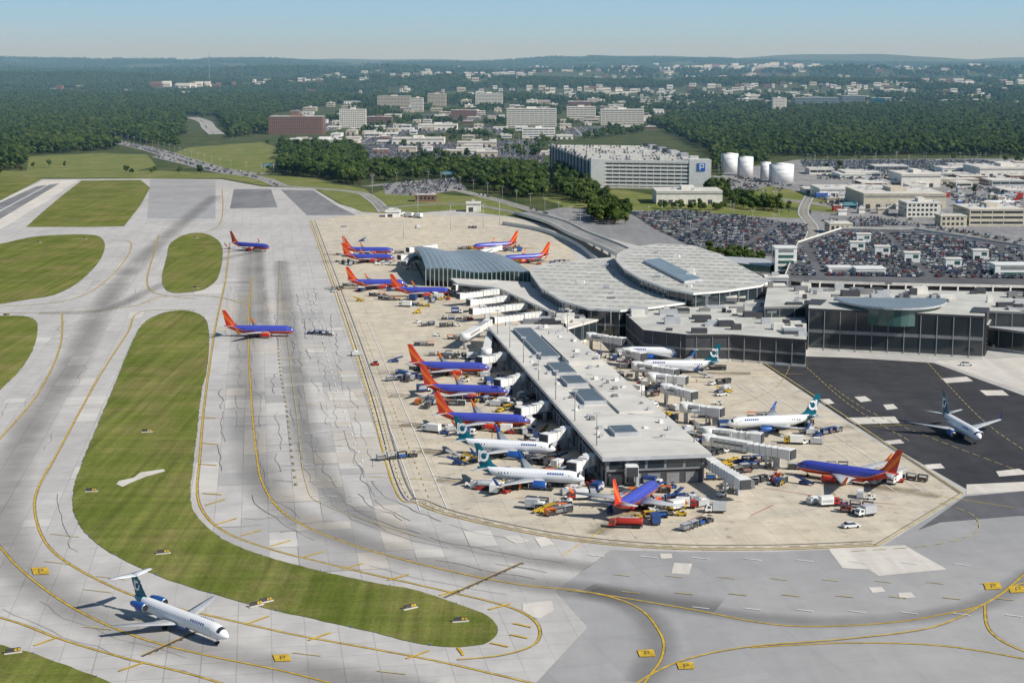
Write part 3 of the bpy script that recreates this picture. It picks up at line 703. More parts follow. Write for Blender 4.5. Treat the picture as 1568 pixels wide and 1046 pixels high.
# ------------------------------------------------------------ terminal complex
def shrink(P,k):
    cx=sum(p[0] for p in P)/len(P);cy=sum(p[1] for p in P)/len(P);return [(cx+(p[0]-cx)*k,cy+(p[1]-cy)*k) for p in P]
def termblock(px,z,roof=rooft,fascia=white,wall=glass,ft=1.0,base=0,ribs=True,kk=.985,rib=None):
    P=GP(px,z);b=MB()
    b.prism(shrink(P,kk),base,z-ft+.05,wall,roof);b.prism(P,z-ft,z,fascia,roof)
    if z>10: b.prism(shrink(P,kk+.004),base+(z-base)*.42,base+(z-base)*.5,mgrey,mgrey)
    b.prism(shrink(P,kk+.005),base,base+1.1,cream,cream)
    if ribs:
        Q=resample(shrink(P,kk+.003)+[shrink(P,kk+.003)[0]],7.)
        for q in Q: b.box(q[0]-.15,q[0]+.15,q[1]-.15,q[1]+.15,base,z-ft,rib or mgrey)
    return b,P
P0=G(925,700,9.5);b=MB();PLn=252.;PWd=33.
b.box(1.5,PWd-1.5,1.5,PLn,0,4.6,dgrey);b.box(.9,PWd-.9,.9,PLn,4.6,8.3,mgrey);b.box(-.6,PWd+.6,-.6,PLn,8.3,9.5,lgrey,top=roofl)
for i in range(42):
    y=3+i*6
    b.box(.75,.87,y,y+4.6,5.4,7.7,glass);b.box(PWd-.87,PWd-.75,y,y+4.6,5.4,7.7,glass)
    b.box(.9,1.4,y-.9,y-.4,0,4.6,lgrey);b.box(PWd-1.4,PWd-.9,y-.9,y-.4,0,4.6,lgrey)
    if i%2: b.box(1.3,1.48,y,y+4,.1,3.6,mgrey);b.box(PWd-1.48,PWd-1.3,y,y+4,.1,3.6,mgrey)
for i in range(5): b.box(2+i*6,7+i*6,.75,.87,5.4,7.7,glass);b.box(2+i*6,6+i*6,1.35,1.48,.2,3.5,mgrey)
b.box(0,PWd,0,PLn,9.51,9.56,roofl)
for (y0,y1) in ((165,238),(130,152),(108,124),(76,98),(26,37)):
    b.box(9,17,y0,y1,9.57,10.9,lgrey);b.face([(9.4,y0+.5,10.95),(16.6,y0+.5,10.95),(16.6,y1-.5,10.95),(9.4,y1-.5,10.95)],sky_l)
    n=int((y1-y0)/3)
    for j in range(n): b.box(9.3,16.7,y0+1+j*3,y0+1.2+j*3,10.97,11.05,mgrey)
b.box(17.5,31,150,215,9.57,11.4,roofl);b.box(18,30,60,120,9.57,10.3,roofl)
for y in range(6,250,13): b.box(.3,PWd-.3,y,y+.15,9.565,9.6,seam)
for j in range(46):
    x=random.choice((4,6,21,24,28));y=random.uniform(8,245);z=11.4 if x>17 and 150<y<215 else (10.3 if x>18 and 60<y<120 else 9.58);s=random.uniform(.8,2.);b.box(x,x+s,y,y+s*1.2,z,z+random.uniform(.5,1.3),random.choice((lgrey,white,mgrey)))
for j in range(7):
    for x in (.8,PWd-.8): y=15+j*36;b.cyl((x,y,9.5),(x,y,20),.16,mgrey,6,.1);b.box(x-1,x+1,y-.2,y+.2,19.6,20.2,lgrey)
b.obj('concourse_pier',(P0[0],P0[1],0),PA)
def PL(x,y): c,s=math.cos(PA),math.sin(PA);return (P0[0]+x*c-y*s,P0[1]+x*s+y*c)
def rows(b,P,z,ang,step,mt=lgrey):
    ca,sa=math.cos(ang),math.sin(ang);Q=[(p[0]*ca+p[1]*sa,-p[0]*sa+p[1]*ca) for p in shrink(P,.93)]
    u0=min(q[0] for q in Q);u1=max(q[0] for q in Q);v0=min(q[1] for q in Q);v1=max(q[1] for q in Q);v=v0+4
    Mr=Matrix.Rotation(ang,4,'Z');k=0
    while v<v1:
        b_in=[u0+i for i in range(int(u1-u0)) if pip(u0+i,v,Q)]
        if b_in and k%2: b.box(b_in[0],b_in[-1],v-step*.5,v-step*.5+.3,z,z+.12,lgrey,M4=Mr)
        u=u0
        while u<u1:
            if pip(u,v,Q) and k%2==0: b.box(u,u+3.2,v,v+.4,z,z+.35,seam,M4=Mr)
            u+=5.2
        v+=step*.55;k+=1
    for i in range(12):
        u=random.uniform(u0,u1);v=random.uniform(v0,v1)
        if pip(u,v,Q) and pip(u+4,v+3,Q): b.box(u,u+random.uniform(1.5,4),v,v+2.5,z,z+random.uniform(.8,1.8),random.choice((white,lgrey)),M4=Mr)
hall1=[(812,418),(812,408),(850,402),(900,397),(938,394),(952,410),(985,430),(1020,443),(1060,455),(1050,463),(1000,470),(950,475),(900,472),(860,460),(828,440)]
b,P=termblock(hall1,14,rib=lgrey);rows(b,P,14.01,-.25,13);b.obj('terminal_hall')
b,P=termblock([(943,398),(945,388),(965,379),(1010,373),(1060,376),(1100,388),(1150,415),(1180,430),(1165,437),(1110,445),(1062,449),(1020,441),(980,426),(955,411)],19,rib=lgrey)
rows(b,P,19.01,-.3,13)
S=GP([(985,402),(1010,398),(1075,430),(1048,434)],19.2);b.prism(S,19.01,20.3,lgrey,rbl);b.obj('terminal_hall')
for nm,px,z,rf,fs,wl in [('terminal_connector',[(868,502),(955,478),(962,468),(905,472),(850,486),(800,493),(790,500),(865,494)],9,roofl,cream,glass),
 ('terminal_connector',[(955,478),(985,505),(1050,512),(1120,512),(1235,520),(1235,462),(1170,440),(1060,452),(1000,470)],12,rooft,dgrey,dgrey),  # shade on this connector is put into its dark grey wall and fascia
 ('terminal_wing',[(1170,470),(1292,468),(1568,478),(1700,484),(1700,455),(1568,448),(1400,444),(1175,440)],17,rooft,mgrey,glass)]:
    b,P=termblock(px,z,rf,fs,wl,kk=.992)
    x0=min(p[0] for p in P);x1=max(p[0] for p in P);y0=min(p[1] for p in P);y1=max(p[1] for p in P)
    for j in range(110):
        x=random.uniform(x0,x1);y=random.uniform(y0,y1);s=random.uniform(1.5,9)
        if pip(x,y,P) and pip(x+s,y+s*.6,P): b.box(x,x+s,y,y+s*.6,z+.01,z+random.uniform(.8,3.2),random.choice((lgrey,mgrey,dgrey,cream,dgrey)))
    b.obj(nm)
for (x,y,w_,d_,h_,mt) in [(1045,502,26,14,15,mgrey),(1090,499,16,12,14,dgrey),(1000,500,14,16,13,cream),(1140,490,20,10,17,dgrey),(1170,482,12,10,19,lgrey),(905,512,12,8,8,glass),(1195,500,16,12,14,mgrey),(980,515,14,9,7,cream),(1060,518,20,8,6,dgrey),(1130,520,16,6,6,beige)]:
    A=G(x,y);b=MB();b.box(0,w_,0,d_,0,h_,mt,roofl);b.box(-.2,w_+.2,-.2,d_+.2,h_,h_+.6,cream);b.box(1,w_-1,-.1,-.02,h_-3.4,h_-1.6,glass);b.box(1,w_-1,-.1,-.02,2,4,dgrey)
    b.box(w_*.3,w_*.6,d_*.3,d_*.7,h_+.6,h_+2.2,lgrey);b.obj('plant_room',(A[0],A[1],0),-.1)
b,P=termblock([(1238,472),(1508,484),(1508,462),(1240,454)],19,rooft,dgrey,glass,kk=.99)
q0=G(1238,530);q1=G(1508,546)
L=math.dist(q0,q1);an=math.atan2(q1[1]-q0[1],q1[0]-q0[0]);Mr=Matrix.Translation((q0[0],q0[1],0))@Matrix.Rotation(an,4,'Z')
b.box(0,L,2,16,0,13,glass,top=rooft,M4=Mr);b.box(-1,L+1,.8,17,13,14,dgrey,top=rooft,M4=Mr)
b.box(-2,5,.2,16,0,19.5,dgrey,M4=Mr);b.box(L-7,L,.2,16,0,19.5,dgrey,M4=Mr);b.box(L*.26,L*.30,.5,10,0,16,dgrey,M4=Mr);b.box(L*.70,L*.74,.5,10,0,16,dgrey,M4=Mr)
for j in range(1,36): x=L*j/36;b.box(x-.1,x+.1,1.7,2,0,13,mgrey,M4=Mr)
for z in (4.2,8.6,11.): b.box(0,L,1.5,2,z,z+.4,cream if z<5 else mgrey,M4=Mr)
b.box(7,22,-6,1.4,4,4.9,white,M4=Mr);b.box(30,L-12,-3,1.4,5.4,5.8,white,M4=Mr);b.box(-2,L,-9,-8.6,0,.5,cream,M4=Mr)
b.box(5.2,L*.26,-.5,1.4,8.2,8.8,cream,M4=Mr);b.box(L*.74,L-7.2,-.5,1.4,8.2,8.8,cream,M4=Mr)
for j in range(8): x=10+j*L/9;b.box(x,x+3,.9,1.4,.2,3,beige,M4=Mr)
for x in (8,21): b.box(x,x+.5,-5.5,-5,0,4,cream,M4=Mr)
b.obj('main_terminal')
c=G(1362,456,21.5);R=25.;b=MB();arc=[(R*math.cos(math.pi+math.pi*i/20),R*1.3*math.sin(math.pi+math.pi*i/20)) for i in range(21)]
b.prism(arc,20.6,21.5,lgrey,rbl);b.prism(shrink(arc,.84),13,20.6,gglass,rbl)
for i in range(1,20): b.box(arc[i][0]*.87-.15,arc[i][0]*.87+.15,arc[i][1]*.87-.15,arc[i][1]*.87+.15,13,20.5,lgrey)
for i in range(-11,12): hx=i*2.1;hy=R*1.3*math.sqrt(max(0,1-(hx/R)**2));b.box(hx,hx+.2,-hy+.3,-.2,21.5,21.6,seam)
b.obj('terminal_rotunda',(c[0],c[1],0),-.05)
b,P=termblock([(1508,500),(1568,508),(1750,525),(1750,480),(1568,470),(1508,466)],10,lgrey,mgrey,glass,kk=.99);b.obj('terminal_wing')
def wavy(name,c00,c10,c11,c01,z,amp,mt,n=24,m=8,waves=1.5):
    b=MB();A,B,C,D=[Vector(G(p[0],p[1],z)) for p in (c00,c10,c11,c01)]
    def pt(u,v):
        p=(A*(1-u)+B*u)*(1-v)+(D*(1-u)+C*u)*v;zz=z+amp*math.sin(v*math.pi)+.8*math.sin(u*math.pi*2*waves);return (p.x,p.y,zz)
    for i in range(n):
        for j in range(m): b.face([pt(i/n,j/m),pt((i+1)/n,j/m),pt((i+1)/n,(j+1)/m),pt(i/n,(j+1)/m)],mt,True)
        b.face([pt(i/n+.004,0),pt((i+1)/n-.004,0)][::-1]+[(pt(i/n+.004,0)[0],pt(i/n+.004,0)[1],3.5),(pt((i+1)/n-.004,0)[0],pt((i+1)/n-.004,0)[1],3.5)],gglass)
        x0=pt(i/n,0);b.box(x0[0]-.2,x0[0]+.2,x0[1]-.5,x0[1]-.05,0,x0[2],lgrey)
    for i in (0,n):
        for j in range(m): p=pt(i/n,j/m);q=pt(i/n,(j+1)/m);b.face([(p[0],p[1],0),(q[0],q[1],0),q,p],gglass)
    for i in range(n): p=pt(i/n,1);q=pt((i+1)/n,1);b.face([(p[0],p[1],0),(q[0],q[1],0),q,p],gglass)
    P=[pt(0,.03),pt(1,.03),pt(1,1),pt(0,1)];b.prism([(p[0],p[1]) for p in P],0,3.5,dgrey,dgrey)
    for k in range(1,18):
        for j in range(m): p=pt(k/18,j/m);q=pt(k/18,(j+1)/m);b.face([(p[0],p[1],p[2]+.06),(p[0]+.4,p[1],p[2]+.06),(q[0]+.4,q[1],q[2]+.06),(q[0],q[1],q[2]+.06)],lgrey)
    return b.obj(name)
wavy('west_concourse',(652,412),(815,419),(740,386),(634,379),10,3.2,rbl)
b,P=termblock([(690,426),(812,432),(815,440),(765,441),(700,434)],8,roofl,white,glass);b.obj('gate_building')
b,P=termblock([(765,441),(815,440),(905,474),(860,484)],9,roofl,white,glass);b.obj('gate_building')
b,P=termblock([(1095,392),(1170,396),(1185,402),(1180,408),(1100,400)],9,lgrey,gglass,gglass,base=4);b.obj('pedestrian_bridge')
deck=[(1200,428),(1222,372),(1290,350),(1400,352),(1568,378),(1760,400),(1760,445),(1568,440),(1355,436),(1230,432)]
dz=11.;P=GP(deck,dz);b=MB();b.prism(shrink(P,.99),0,dz-1.4,dgrey,lotm);b.prism(P,dz-.4,dz,cream,lotm)
for z in (1.,4.,7.): b.prism(shrink(P,.995),z,z+1.3,cream,mgrey)
for q in resample(P+[P[0]],9.): b.box(q[0]-.4,q[0]+.4,q[1]-.4,q[1]+.4,0,dz+.2,cream)
for a,c in zip(P,P[1:]+P[:1]):
    R=resample([a,c],4.)
    for r0,r1 in zip(R[:-1],R[1:]): b.face([(r0[0],r0[1],dz),(r1[0],r1[1],dz),(r1[0],r1[1],dz+1.1),(r0[0],r0[1],dz+1.1)],cream)
b.obj('short_term_garage')
CP+=carrows([(1210,422),(1226,376),(1290,355),(1400,357),(1568,383),(1740,405),(1740,436),(1568,431),(1355,428),(1235,425)],-.12,.05,.88,17.5,2.7,dz)
def tower(x1,x2,yb,yt,d,mt=cream,nm='stair_tower'):
    A=G(x1,yb);B=G(x2,yb);w=math.dist(A,B);h=(yb-yt)*A[1]/F;b=MB();b.box(0,w,0,d,0,h,mt,roofl);b.box(-.3,w+.3,-.3,d+.3,h,h+.6,mt)
    k=int(h/3.3)
    for i in range(k): b.box(w*.15,w*.85,-.1,-.02,1+i*3.3,2.8+i*3.3,gglass if i<k-1 else mgrey)
    b.box(-.1,-.02,d*.2,d*.8,1,h-2,gglass);b.obj(nm,(A[0],A[1],0),math.atan2(B[1]-A[1],B[0]-A[0]))
for t in [(1186,1219,432,380,12,white),(1310,1355,450,412,12,white),(1522,1580,452,406,12,white),(1268,1305,447,410,9,white)]: tower(*t)
for x,y in [(1302,385),(1312,372),(1385,402),(1448,412),(1570,405),(1340,392),(1490,398)]:
    A=G(x,y,dz);b=MB();b.box(0,9,0,7,0,5.5,white,roofl);b.box(-.3,9.3,-.3,7.3,5.5,6,cream);b.box(1,4,-.1,-.02,0,2.4,glass);b.box(5,8,-.1,-.02,2.6,4.6,gglass);b.obj('stair_tower',(A[0],A[1],dz),-.1)
b=MB();q0=G(1352,452);q1=G(1520,455);L=math.dist(q0,q1);Mr=Matrix.Translation((q0[0],q0[1],0))@Matrix.Rotation(math.atan2(q1[1]-q0[1],q1[0]-q0[0]),4,'Z')
b.box(0,L,0,6,0,9,gglass,top=white,M4=Mr)
for i in range(20): b.box(i*L/20,i*L/20+.5,-.2,-.03,0,9.2,white,M4=Mr)
for z in (0,3,6,8.8): b.box(0,L,-.3,-.22,z,z+.5,white,M4=Mr)
b.obj('garage_walkway')
scatter('parked_cars',CP,cars,'car')
keepf=lambda L:[p for p in L if (int(p[0]//20),int(p[1]//20)) not in EX]
TP=keepf(TP);FP=keepf(FP)
scatter('forest_trees',TP,trees,'forest_tree');scatter('distant_forest',FP,trees,'distant_tree')
# ------------------------------------------------------------ aircraft
def wing(b,secs,mt,mirror=True,thk=.12):
    for sg in ((1,-1) if mirror else (1,)):
        R=[]
        for (y,z,le,te) in secs:
            c=le-te;t=c*thk/2
            pr=[(le,0),(le-c*.08,t*.8),(le-c*.35,t),(le-c*.7,t*.6),(te,0),(le-c*.7,-t*.4),(le-c*.35,-t*.7),(le-c*.08,-t*.6)]
            R.append([(x,sg*y,z+zz) for x,zz in pr])
        if sg<0: R=[r[::-1] for r in R]
        b.loft(R,mt,True)
def nacelle(b,x0,x1,y,z,r,mt):
    st=[(x1,r*.82),(x1-.15,r*.97),(x1-.9,r*1.05),((x0+x1)/2,r),(x0+.6,r*.75),(x0,r*.6)]
    b.loft([[(x,y+rr*math.cos(a),z+rr*math.sin(a)) for a in [2*math.pi*k/16 for k in range(16)]] for x,rr in st],lambda a,k: metal if a==0 else mt,True,True,rub)
    b.cyl((x0,y,z),(x0-.8,y,z),r*.4,metal,10,r*.1)
def wheel(b,x,y,r,z1,n=2):
    b.cyl((x,y,r),(x,y,z1),.14,metal,6)
    for o in ((-.42,.15) if n==2 else (-.15,)): b.cyl((x,y+o,r),(x,y+o+.28,r),r,rub,10)
def airliner(kind):
    b=MB()
    seven=kind=='717'
    body={'sw':swb,'at':atb,'717':atb,'wt':acw}[kind];fin={'sw':swf,'at':teal,'717':teal,'wt':red}[kind];eng={'sw':swb,'at':acblue,'717':acblue,'wt':acw}[kind]
    if not seven:
        st=[(16.8,2.95,.06,.06),(16.55,2.97,.42,.42),(16.0,3.03,.86,.84),(15.3,3.12,1.22,1.22),(14.6,3.2,1.5,1.55),(13.6,3.28,1.74,1.82),(12,3.35,1.88,2.0),(6,3.35,1.88,2.0),(0,3.35,1.88,2.0),(-5.5,3.35,1.88,2.0),(-8,3.5,1.76,1.86),(-10.5,3.85,1.45,1.52),(-13,4.3,1.0,1.08),(-15,4.65,.6,.66),(-16.4,4.9,.25,.3),(-16.8,4.95,.12,.14)]
        r0=1.88;zc=3.35;rz_=2.
    else:
        st=[(18.9,2.6,.06,.06),(18.6,2.62,.4,.38),(17.9,2.7,.85,.8),(17.1,2.8,1.2,1.15),(16.2,2.88,1.45,1.45),(15,2.95,1.62,1.7),(13.5,3.0,1.68,1.78),(5,3,1.68,1.78),(-5,3,1.68,1.78),(-10,3.05,1.65,1.72),(-12.5,3.3,1.4,1.42),(-14.5,3.6,1.0,1.0),(-16.2,3.85,.5,.55),(-17,3.95,.1,.3)]
        r0=1.68;zc=3.;rz_=1.78
    N=24
    R=[[(x,ry*math.cos(2*math.pi*(k+.5)/N),z+rz*math.sin(2*math.pi*(k+.5)/N)) for k in range(N)] for x,z,ry,rz in st]
    def mf(a,k):
        ang=(k+1)*360/N%360
        if a==3 and (25<ang<160): return glass
        return body
    b.loft(R,mf)
    x=st[5][0]-1.5;xe=-10.5
    while x>xe:
        z=zc+.55;y=r0*math.sqrt(1-((z+.15-zc)/rz_)**2)+.02
        for s in (1,-1): b.face([(x,s*y,z-.12),(x+.34,s*y,z-.12),(x+.34,s*(y-.06),z+.32),(x,s*(y-.06),z+.32)][::s],rub)
        x-=.95
    for dx in (st[5][0]-.3,-9.6):
        y=r0*.985+.03
        for s in (1,-1): b.face([(dx,s*y,zc-.7),(dx+.08,s*y,zc-.7),(dx+.08,s*y,zc+.9),(dx,s*y,zc+.9)],lgrey)
    wm=lgrey
    if not seven:
        wing(b,[(1.2,2.2,5.2,-4.2),(6,2.75,1.4,-4.0),(17.1,3.95,-5.2,-6.9)],wm)
        wing(b,[(17.1,3.95,-5.2,-6.9),(17.6,4.6,-5.9,-7.1),(18,6.5,-7.3,-8.0)],{'sw':orange,'at':acblue,'wt':acw}[kind],thk=.1)
        for s in (1,-1): nacelle(b,1.2,6.0,s*4.9,1.65,1.05,eng);b.box(0.5,4.6,s*4.9-.12,s*4.9+.12,2.5,2.95,eng)
        for s in (1,-1):
            for yy in (8,11.5): b.cyl((-3.5,s*yy,2.7+.1*(yy-8)),(-6.4,s*yy,2.65+.1*(yy-8)),.22,wm,6,.08)
        wing(b,[(.4,4.9,-12.2,-16.),(7.1,5.5,-15.9,-17.3)],wm,thk=.09)
        fs=[(5.0,-9.6,-15.9),(6.4,-11.8,-16.2),(12.5,-15.9,-17.7)];wheel(b,13.,0,.36,1.8);wheel(b,-1.,2.9,.55,2.2);wheel(b,-1.,-2.9,.55,2.2)
    else:
        wing(b,[(1.2,1.9,2.6,-4.),(5,2.2,.6,-3.2),(14.2,3.0,-4.3,-5.8)],wm)
        for s in (1,-1): nacelle(b,-14.,-8.6,s*2.75,3.6,.95,eng);b.box(-13,-9.6,min(s*1.2,s*2.2),max(s*1.2,s*2.2),3.45,3.75,atb)
        wing(b,[(.1,9.05,-15.6,-18.6),(5.7,9.0,-17.6,-19.2)],acw,thk=.09)
        fs=[(4.3,-11.3,-16.5),(5.6,-12.6,-17.0),(8.95,-15.4,-18.4)];wheel(b,14.8,0,.34,1.5);wheel(b,-1.5,2.5,.5,1.9);wheel(b,-1.5,-2.5,.5,1.9)
    Rf=[]
    for (z,le,te) in fs:
        c=le-te;t=.05*c;Rf.append([(le,0,z),(le-c*.3,t,z),(te,0,z),(le-c*.3,-t,z)])
    b.loft(Rf,fin,False)
    if kind in('at','717'):
        z0,x0,r=(8.6,-14.6,1.55) if not seven else (6.9,-15.3,1.05)
        for s in (1,-1):
            yy=s*.36
            for k in range(20):
                if k in (1,2): continue
                a0,a1=2*math.pi*k/20,2*math.pi*(k+1)/20
                q=[(x0+rr*math.cos(a),yy,z0+rr*1.15*math.sin(a)) for rr,a in ((r,a0),(r,a1),(r*.55,a1),(r*.55,a0))]
                b.face(q,acw)
            b.face([(x0-r*.6,yy,z0+r*1.2),(x0-r*1.05,yy,z0+r*1.2),(x0-r*1.15,yy,z0-r*1.2),(x0-r*.65,yy,z0-r*1.2)],acw)
        x=st[5][0]-3
        for k in range(7):
            for s in (1,-1): y=r0*.93+.03;b.face([(x-k*.75,s*y,zc+.95 ),(x-k*.75-.45,s*y,zc+.95),(x-k*.75-.45,s*(y-.22),zc+1.45),(x-k*.75,s*(y-.22),zc+1.45)],acblue)
    b.box(-6,5,-1.5,1.5,1.15 if not seven else 1.05,2.2,body)
    return b.mesh('airliner_'+kind)
AM={k:airliner(k) for k in ('sw','at','717','wt')}
PLN=[]
def plane(kind,nx_,ny_,hd,name='passenger_airliner'):
    L={'717':18.9}.get(kind,16.8);N=G(nx_,ny_);h=math.radians(hd)
    c=(N[0]-math.cos(h)*L,N[1]-math.sin(h)*L)
    place(name,AM[kind],(c[0],c[1],.06),h);PLN.append((kind,N,h,c))
LG=[('sw',750,575,-6),('sw',778,612,-8),('sw',811,658,-9),('at',851,702,-12),('at',895,748,-12)]
FG=[('sw',602,391,-2),('sw',604,402,-2),('sw',622,442,2),('sw',692,455,-3)]
for p in LG+FG: plane(*p)
plane('sw',452,516,-2);plane('sw',413,386,-30);plane('sw',724,385,205);plane('sw',768,404,203)
plane('sw',1005,757,64);plane('sw',1219,727,146);plane('at',1500,684,-83);plane('at',1112,662,190);plane('at',977,570,176);plane('at',950,549,174)
plane('717',350,993,-43);plane('wt',1502,316,172)
# stand markings, lead-in lines and oil marks below each gate aircraft
b=MB()
for i,(kind,N,h,c) in enumerate(PLN[:9]+PLN[11:15]+PLN[16:19]):
    ch,sh=math.cos(h),math.sin(h);z=.1+.0012*i
    at=lambda u,v:(c[0]+u*ch-v*sh,c[1]+u*sh+v*ch)
    strip(b,[at(-52,0),at(16,0)],.3,z,yel);strip(b,[at(13,-1.5),at(13,1.5)],.3,z+.02,yel)
    for s in (-1,1): strip(b,[at(-20,s*20.5),at(18,s*20.5)],.22,z+.04,red if s>0 else whp);strip(b,[at(18,s*20.5),at(22,s*6)],.22,z+.06,whp)
    wearw([at(-30,0),at(-10,0),at(5,0),at(16,0)],9,.078+.0009*i,oil,'oil_stain')
for x in (-50,-58): strip(b,[PL(x,-18),PL(x,335)],.28,.186,whp)
dashw(b,[PL(-54,-18),PL(-54,335)],.25,.187,yel2,3,4)
for x in (86,94): strip(b,[PL(x,-20),PL(x,150)],.25,.188,whp)
strip(b,[PL(-58,-18),PL(-30,-36),PL(30,-42),PL(94,-20)],.25,.189,whp)
for i in range(40):
    x=random.choice((random.uniform(-46,-4),random.uniform(PWd+4,PWd+44)));y=random.uniform(-20,230);l=random.uniform(4,14);a=random.choice((0,1.57,.7))
    p=PL(x,y);strip(b,[p,(p[0]+l*math.cos(a),p[1]+l*math.sin(a))],.25,.24+.001*i,random.choice((yel2,whp,red,yel)))
b.obj('stand_markings')
# ------------------------------------------------------------ jet bridges
def bridge(root,cab,z0=4.4):
    r=Vector(root);c=Vector(cab);d=c-r;L=d.length;b=MB()
    b.cyl((0,0,0),(0,0,z0+.2),.8,lgrey,10);b.cyl((0,0,z0-.2),(0,0,z0+3.1),2.3,white,16)
    h=L-3
    b.box(1.5,h*.55,-1.65,1.65,z0,z0+2.9,white);b.box(h*.5,h,-1.4,1.4,z0-.25,z0+2.6,white)
    for i in range(int(h/2.2)): x=2+i*2.2;w=1.72 if x<h*.55 else 1.46;b.box(x,x+.18,-w,w,z0-.3,z0+2.95,lgrey)
    b.box(h*.1,h*.5,-1.68,-1.655,z0+1.2,z0+1.9,mgrey);b.box(h-.2,h+3.2,-1.9,1.9,z0-.4,z0+2.8,white);b.box(h+3.2,h+3.6,-1.7,1.7,z0-.3,z0+2.6,dgrey)
    x=h*.8;b.box(x-.3,x+.3,-1.5,-1.1,.5,z0,lgrey);b.box(x-.3,x+.3,1.1,1.5,.5,z0,lgrey);b.box(x-.5,x+.5,-1.7,1.7,.4,1.1,mgrey)
    for s in (-1.3,1.3): b.cyl((x,s-.2,.5),(x,s+.2,.5),.5,rub,10)
    b.box(x+1,x+3.4,1.5,2.4,0,.0+z0,lgrey)
    b.obj('jet_bridge',(r.x,r.y,.05),math.atan2(d.y,d.x))
for kind,N,h,c in PLN[:5]:
    door=(N[0]-math.cos(h)*4.5-math.sin(h)*3.2,N[1]-math.sin(h)*4.5+math.cos(h)*3.2)
    best=min(range(0,250,3),key=lambda y:abs(PL(-1,y)[1]-(door[1]+9)));bridge(PL(-2,best),door)
for a in [((1052,715),(1140,770)),((1085,700),(1212,722)),((1085,688),(1165,696)),((1050,648),(1104,655)),((1020,618),(1062,628)),((975,582),(1035,592)),((960,560),(985,566)),((905,535),(955,542)),((958,732),(968,750)),
  ((772,462),(702,470)),((795,472),(718,480)),((822,485),(722,494)),((845,498),(755,508)),((758,450),(696,456)),((712,535),(748,512)),((745,560),(752,525)),((665,392),(625,396)),((650,404),(612,408)),((740,400),(765,392)),((650,398),(618,418)),((1000,600),(1050,604))]:
    bridge(G(*a[0]),G(*a[1]))
# ------------------------------------------------------------ ground vehicles
def tug(c):
    b=MB();b.box(-1.5,1.5,-.8,.8,.35,1.0,c);b.box(-1.5,-.6,-.75,.75,1.0,1.25,c);b.box(.1,.9,-.7,.7,1.9,2.,c)
    for x in (.15,.85):
        for y in (-.65,.6): b.box(x,x+.06,y,y+.06,1.,1.9,dgrey)
    b.box(.2,.7,-.5,.5,1.,1.3,rub)
    for x in (-1,1):
        for y in (-.85,.65): b.cyl((x,y,.35),(x,y+.2,.35),.35,rub,8)
    return b
def cart(b,x,c):
    b.box(x-1.5,x+1.5,-.8,.8,.5,.65,dgrey);b.box(x-1.5,x-1.42,-.8,.8,.65,2.1,c);b.box(x+1.42,x+1.5,-.8,.8,.65,2.1,c);b.box(x-1.55,x+1.55,-.85,.85,2.1,2.2,c)
    b.box(x-1.3,x+1.2,-.6,.6,.66,random.uniform(.9,1.7),random.choice((mgrey,dgrey,acblue,brick)));b.box(x+1.5,x+2.2,-.05,.05,.45,.52,dgrey)
    for xx in (-1,1):
        for y in (-.8,.65): b.cyl((x+xx,y,.25),(x+xx,y+.15,.25),.25,rub,8)
def train(c,n):
    b=tug(c)
    for i in range(n): cart(b,-3.7-i*3.7,random.choice((c,lgrey,mgrey,dgrey)))
    return b.mesh('cart_mesh')
def truck(cab,body,L=7.,tank_=False):
    b=MB();b.box(-L/2,L/2,-1.,1.,.5,.8,dgrey);pr=[(L/2,.7),(L/2,1.5),(L/2-.5,2.4),(L/2-1.9,2.4),(L/2-1.9,.7)]
    b.loft([[(x,-1.1,z) for x,z in pr],[(x,1.1,z) for x,z in pr]],cab,False)
    b.face([(L/2+.02,-.95,1.5),(L/2+.02,.95,1.5),(L/2-.46,.95,2.3),(L/2-.46,-.95,2.3)],glass)
    for s in (-1.13,1.13): b.box(L/2-1.6,L/2-.7,s-.02,s+.02,1.5,2.2,glass)
    if tank_:
        b.loft([[(x,1.15*math.cos(a)*k,1.95+.95*math.sin(a)*k) for a in [2*math.pi*i/14 for i in range(14)]] for x,k in ((L/2-2.1,.9),(L/2-2.4,1),(-L/2+.3,1),(-L/2,.9))],body,True)
        b.box(-L/2+1,L/2-3,-.3,.3,2.88,3.05,lgrey)
    else: b.box(-L/2,L/2-2.1,-1.2,1.2,.85,3.1,body);b.box(-L/2+.3,L/2-2.4,-1.22,-1.2,1.4,2.2,lgrey)
    for x in (L/2-1.2,-L/2+1.2,-L/2+2.3):
        for y in (-1.1,.8): b.cyl((x,y,.5),(x,y+.3,.5),.5,rub,10)
    return b.mesh('truck_mesh')
def loader(c):
    b=tug(c);Mr=Matrix.Translation((0,.0,1.3))@Matrix.Rotation(-.28,4,'Y');b.box(-3.2,3.6,-.45,.45,0,.25,dgrey,M4=Mr);b.box(-3.2,3.6,-.55,-.46,0,.5,c,M4=Mr);b.box(-3.2,3.6,.46,.55,0,.5,c,M4=Mr);return b.mesh('loader_mesh')
swc=mat('gse_blue',(.03,.07,.22),.5);gw=mat('gse_white',(.6,.6,.58));
KM={'baggage_train':[train(swc,3),train(gw,2),train(swc,2),train(dgrey,3),train(yel,2)],'belt_loader':[loader(swc),loader(gw),loader(yel)],'service_truck':[truck(white,white),truck(white,swc,6.),truck(yel,white,6.5),truck(white,lgrey,6.),truck(red,white,6.)],'baggage_cart':[]}
b=MB();cart(b,0,lgrey);cart(b,3.7,swc);KM['baggage_cart']=[b.mesh('cartpair')]
b=MB();cart(b,0,mgrey);cart(b,3.2,dgrey);KM['baggage_cart']+=[b.mesh('cartpair')]
b=MB();cart(b,0,orange);cart(b,3.2,mgrey);cart(b,6.4,lgrey);KM['baggage_cart']+=[b.mesh('cartpair')]
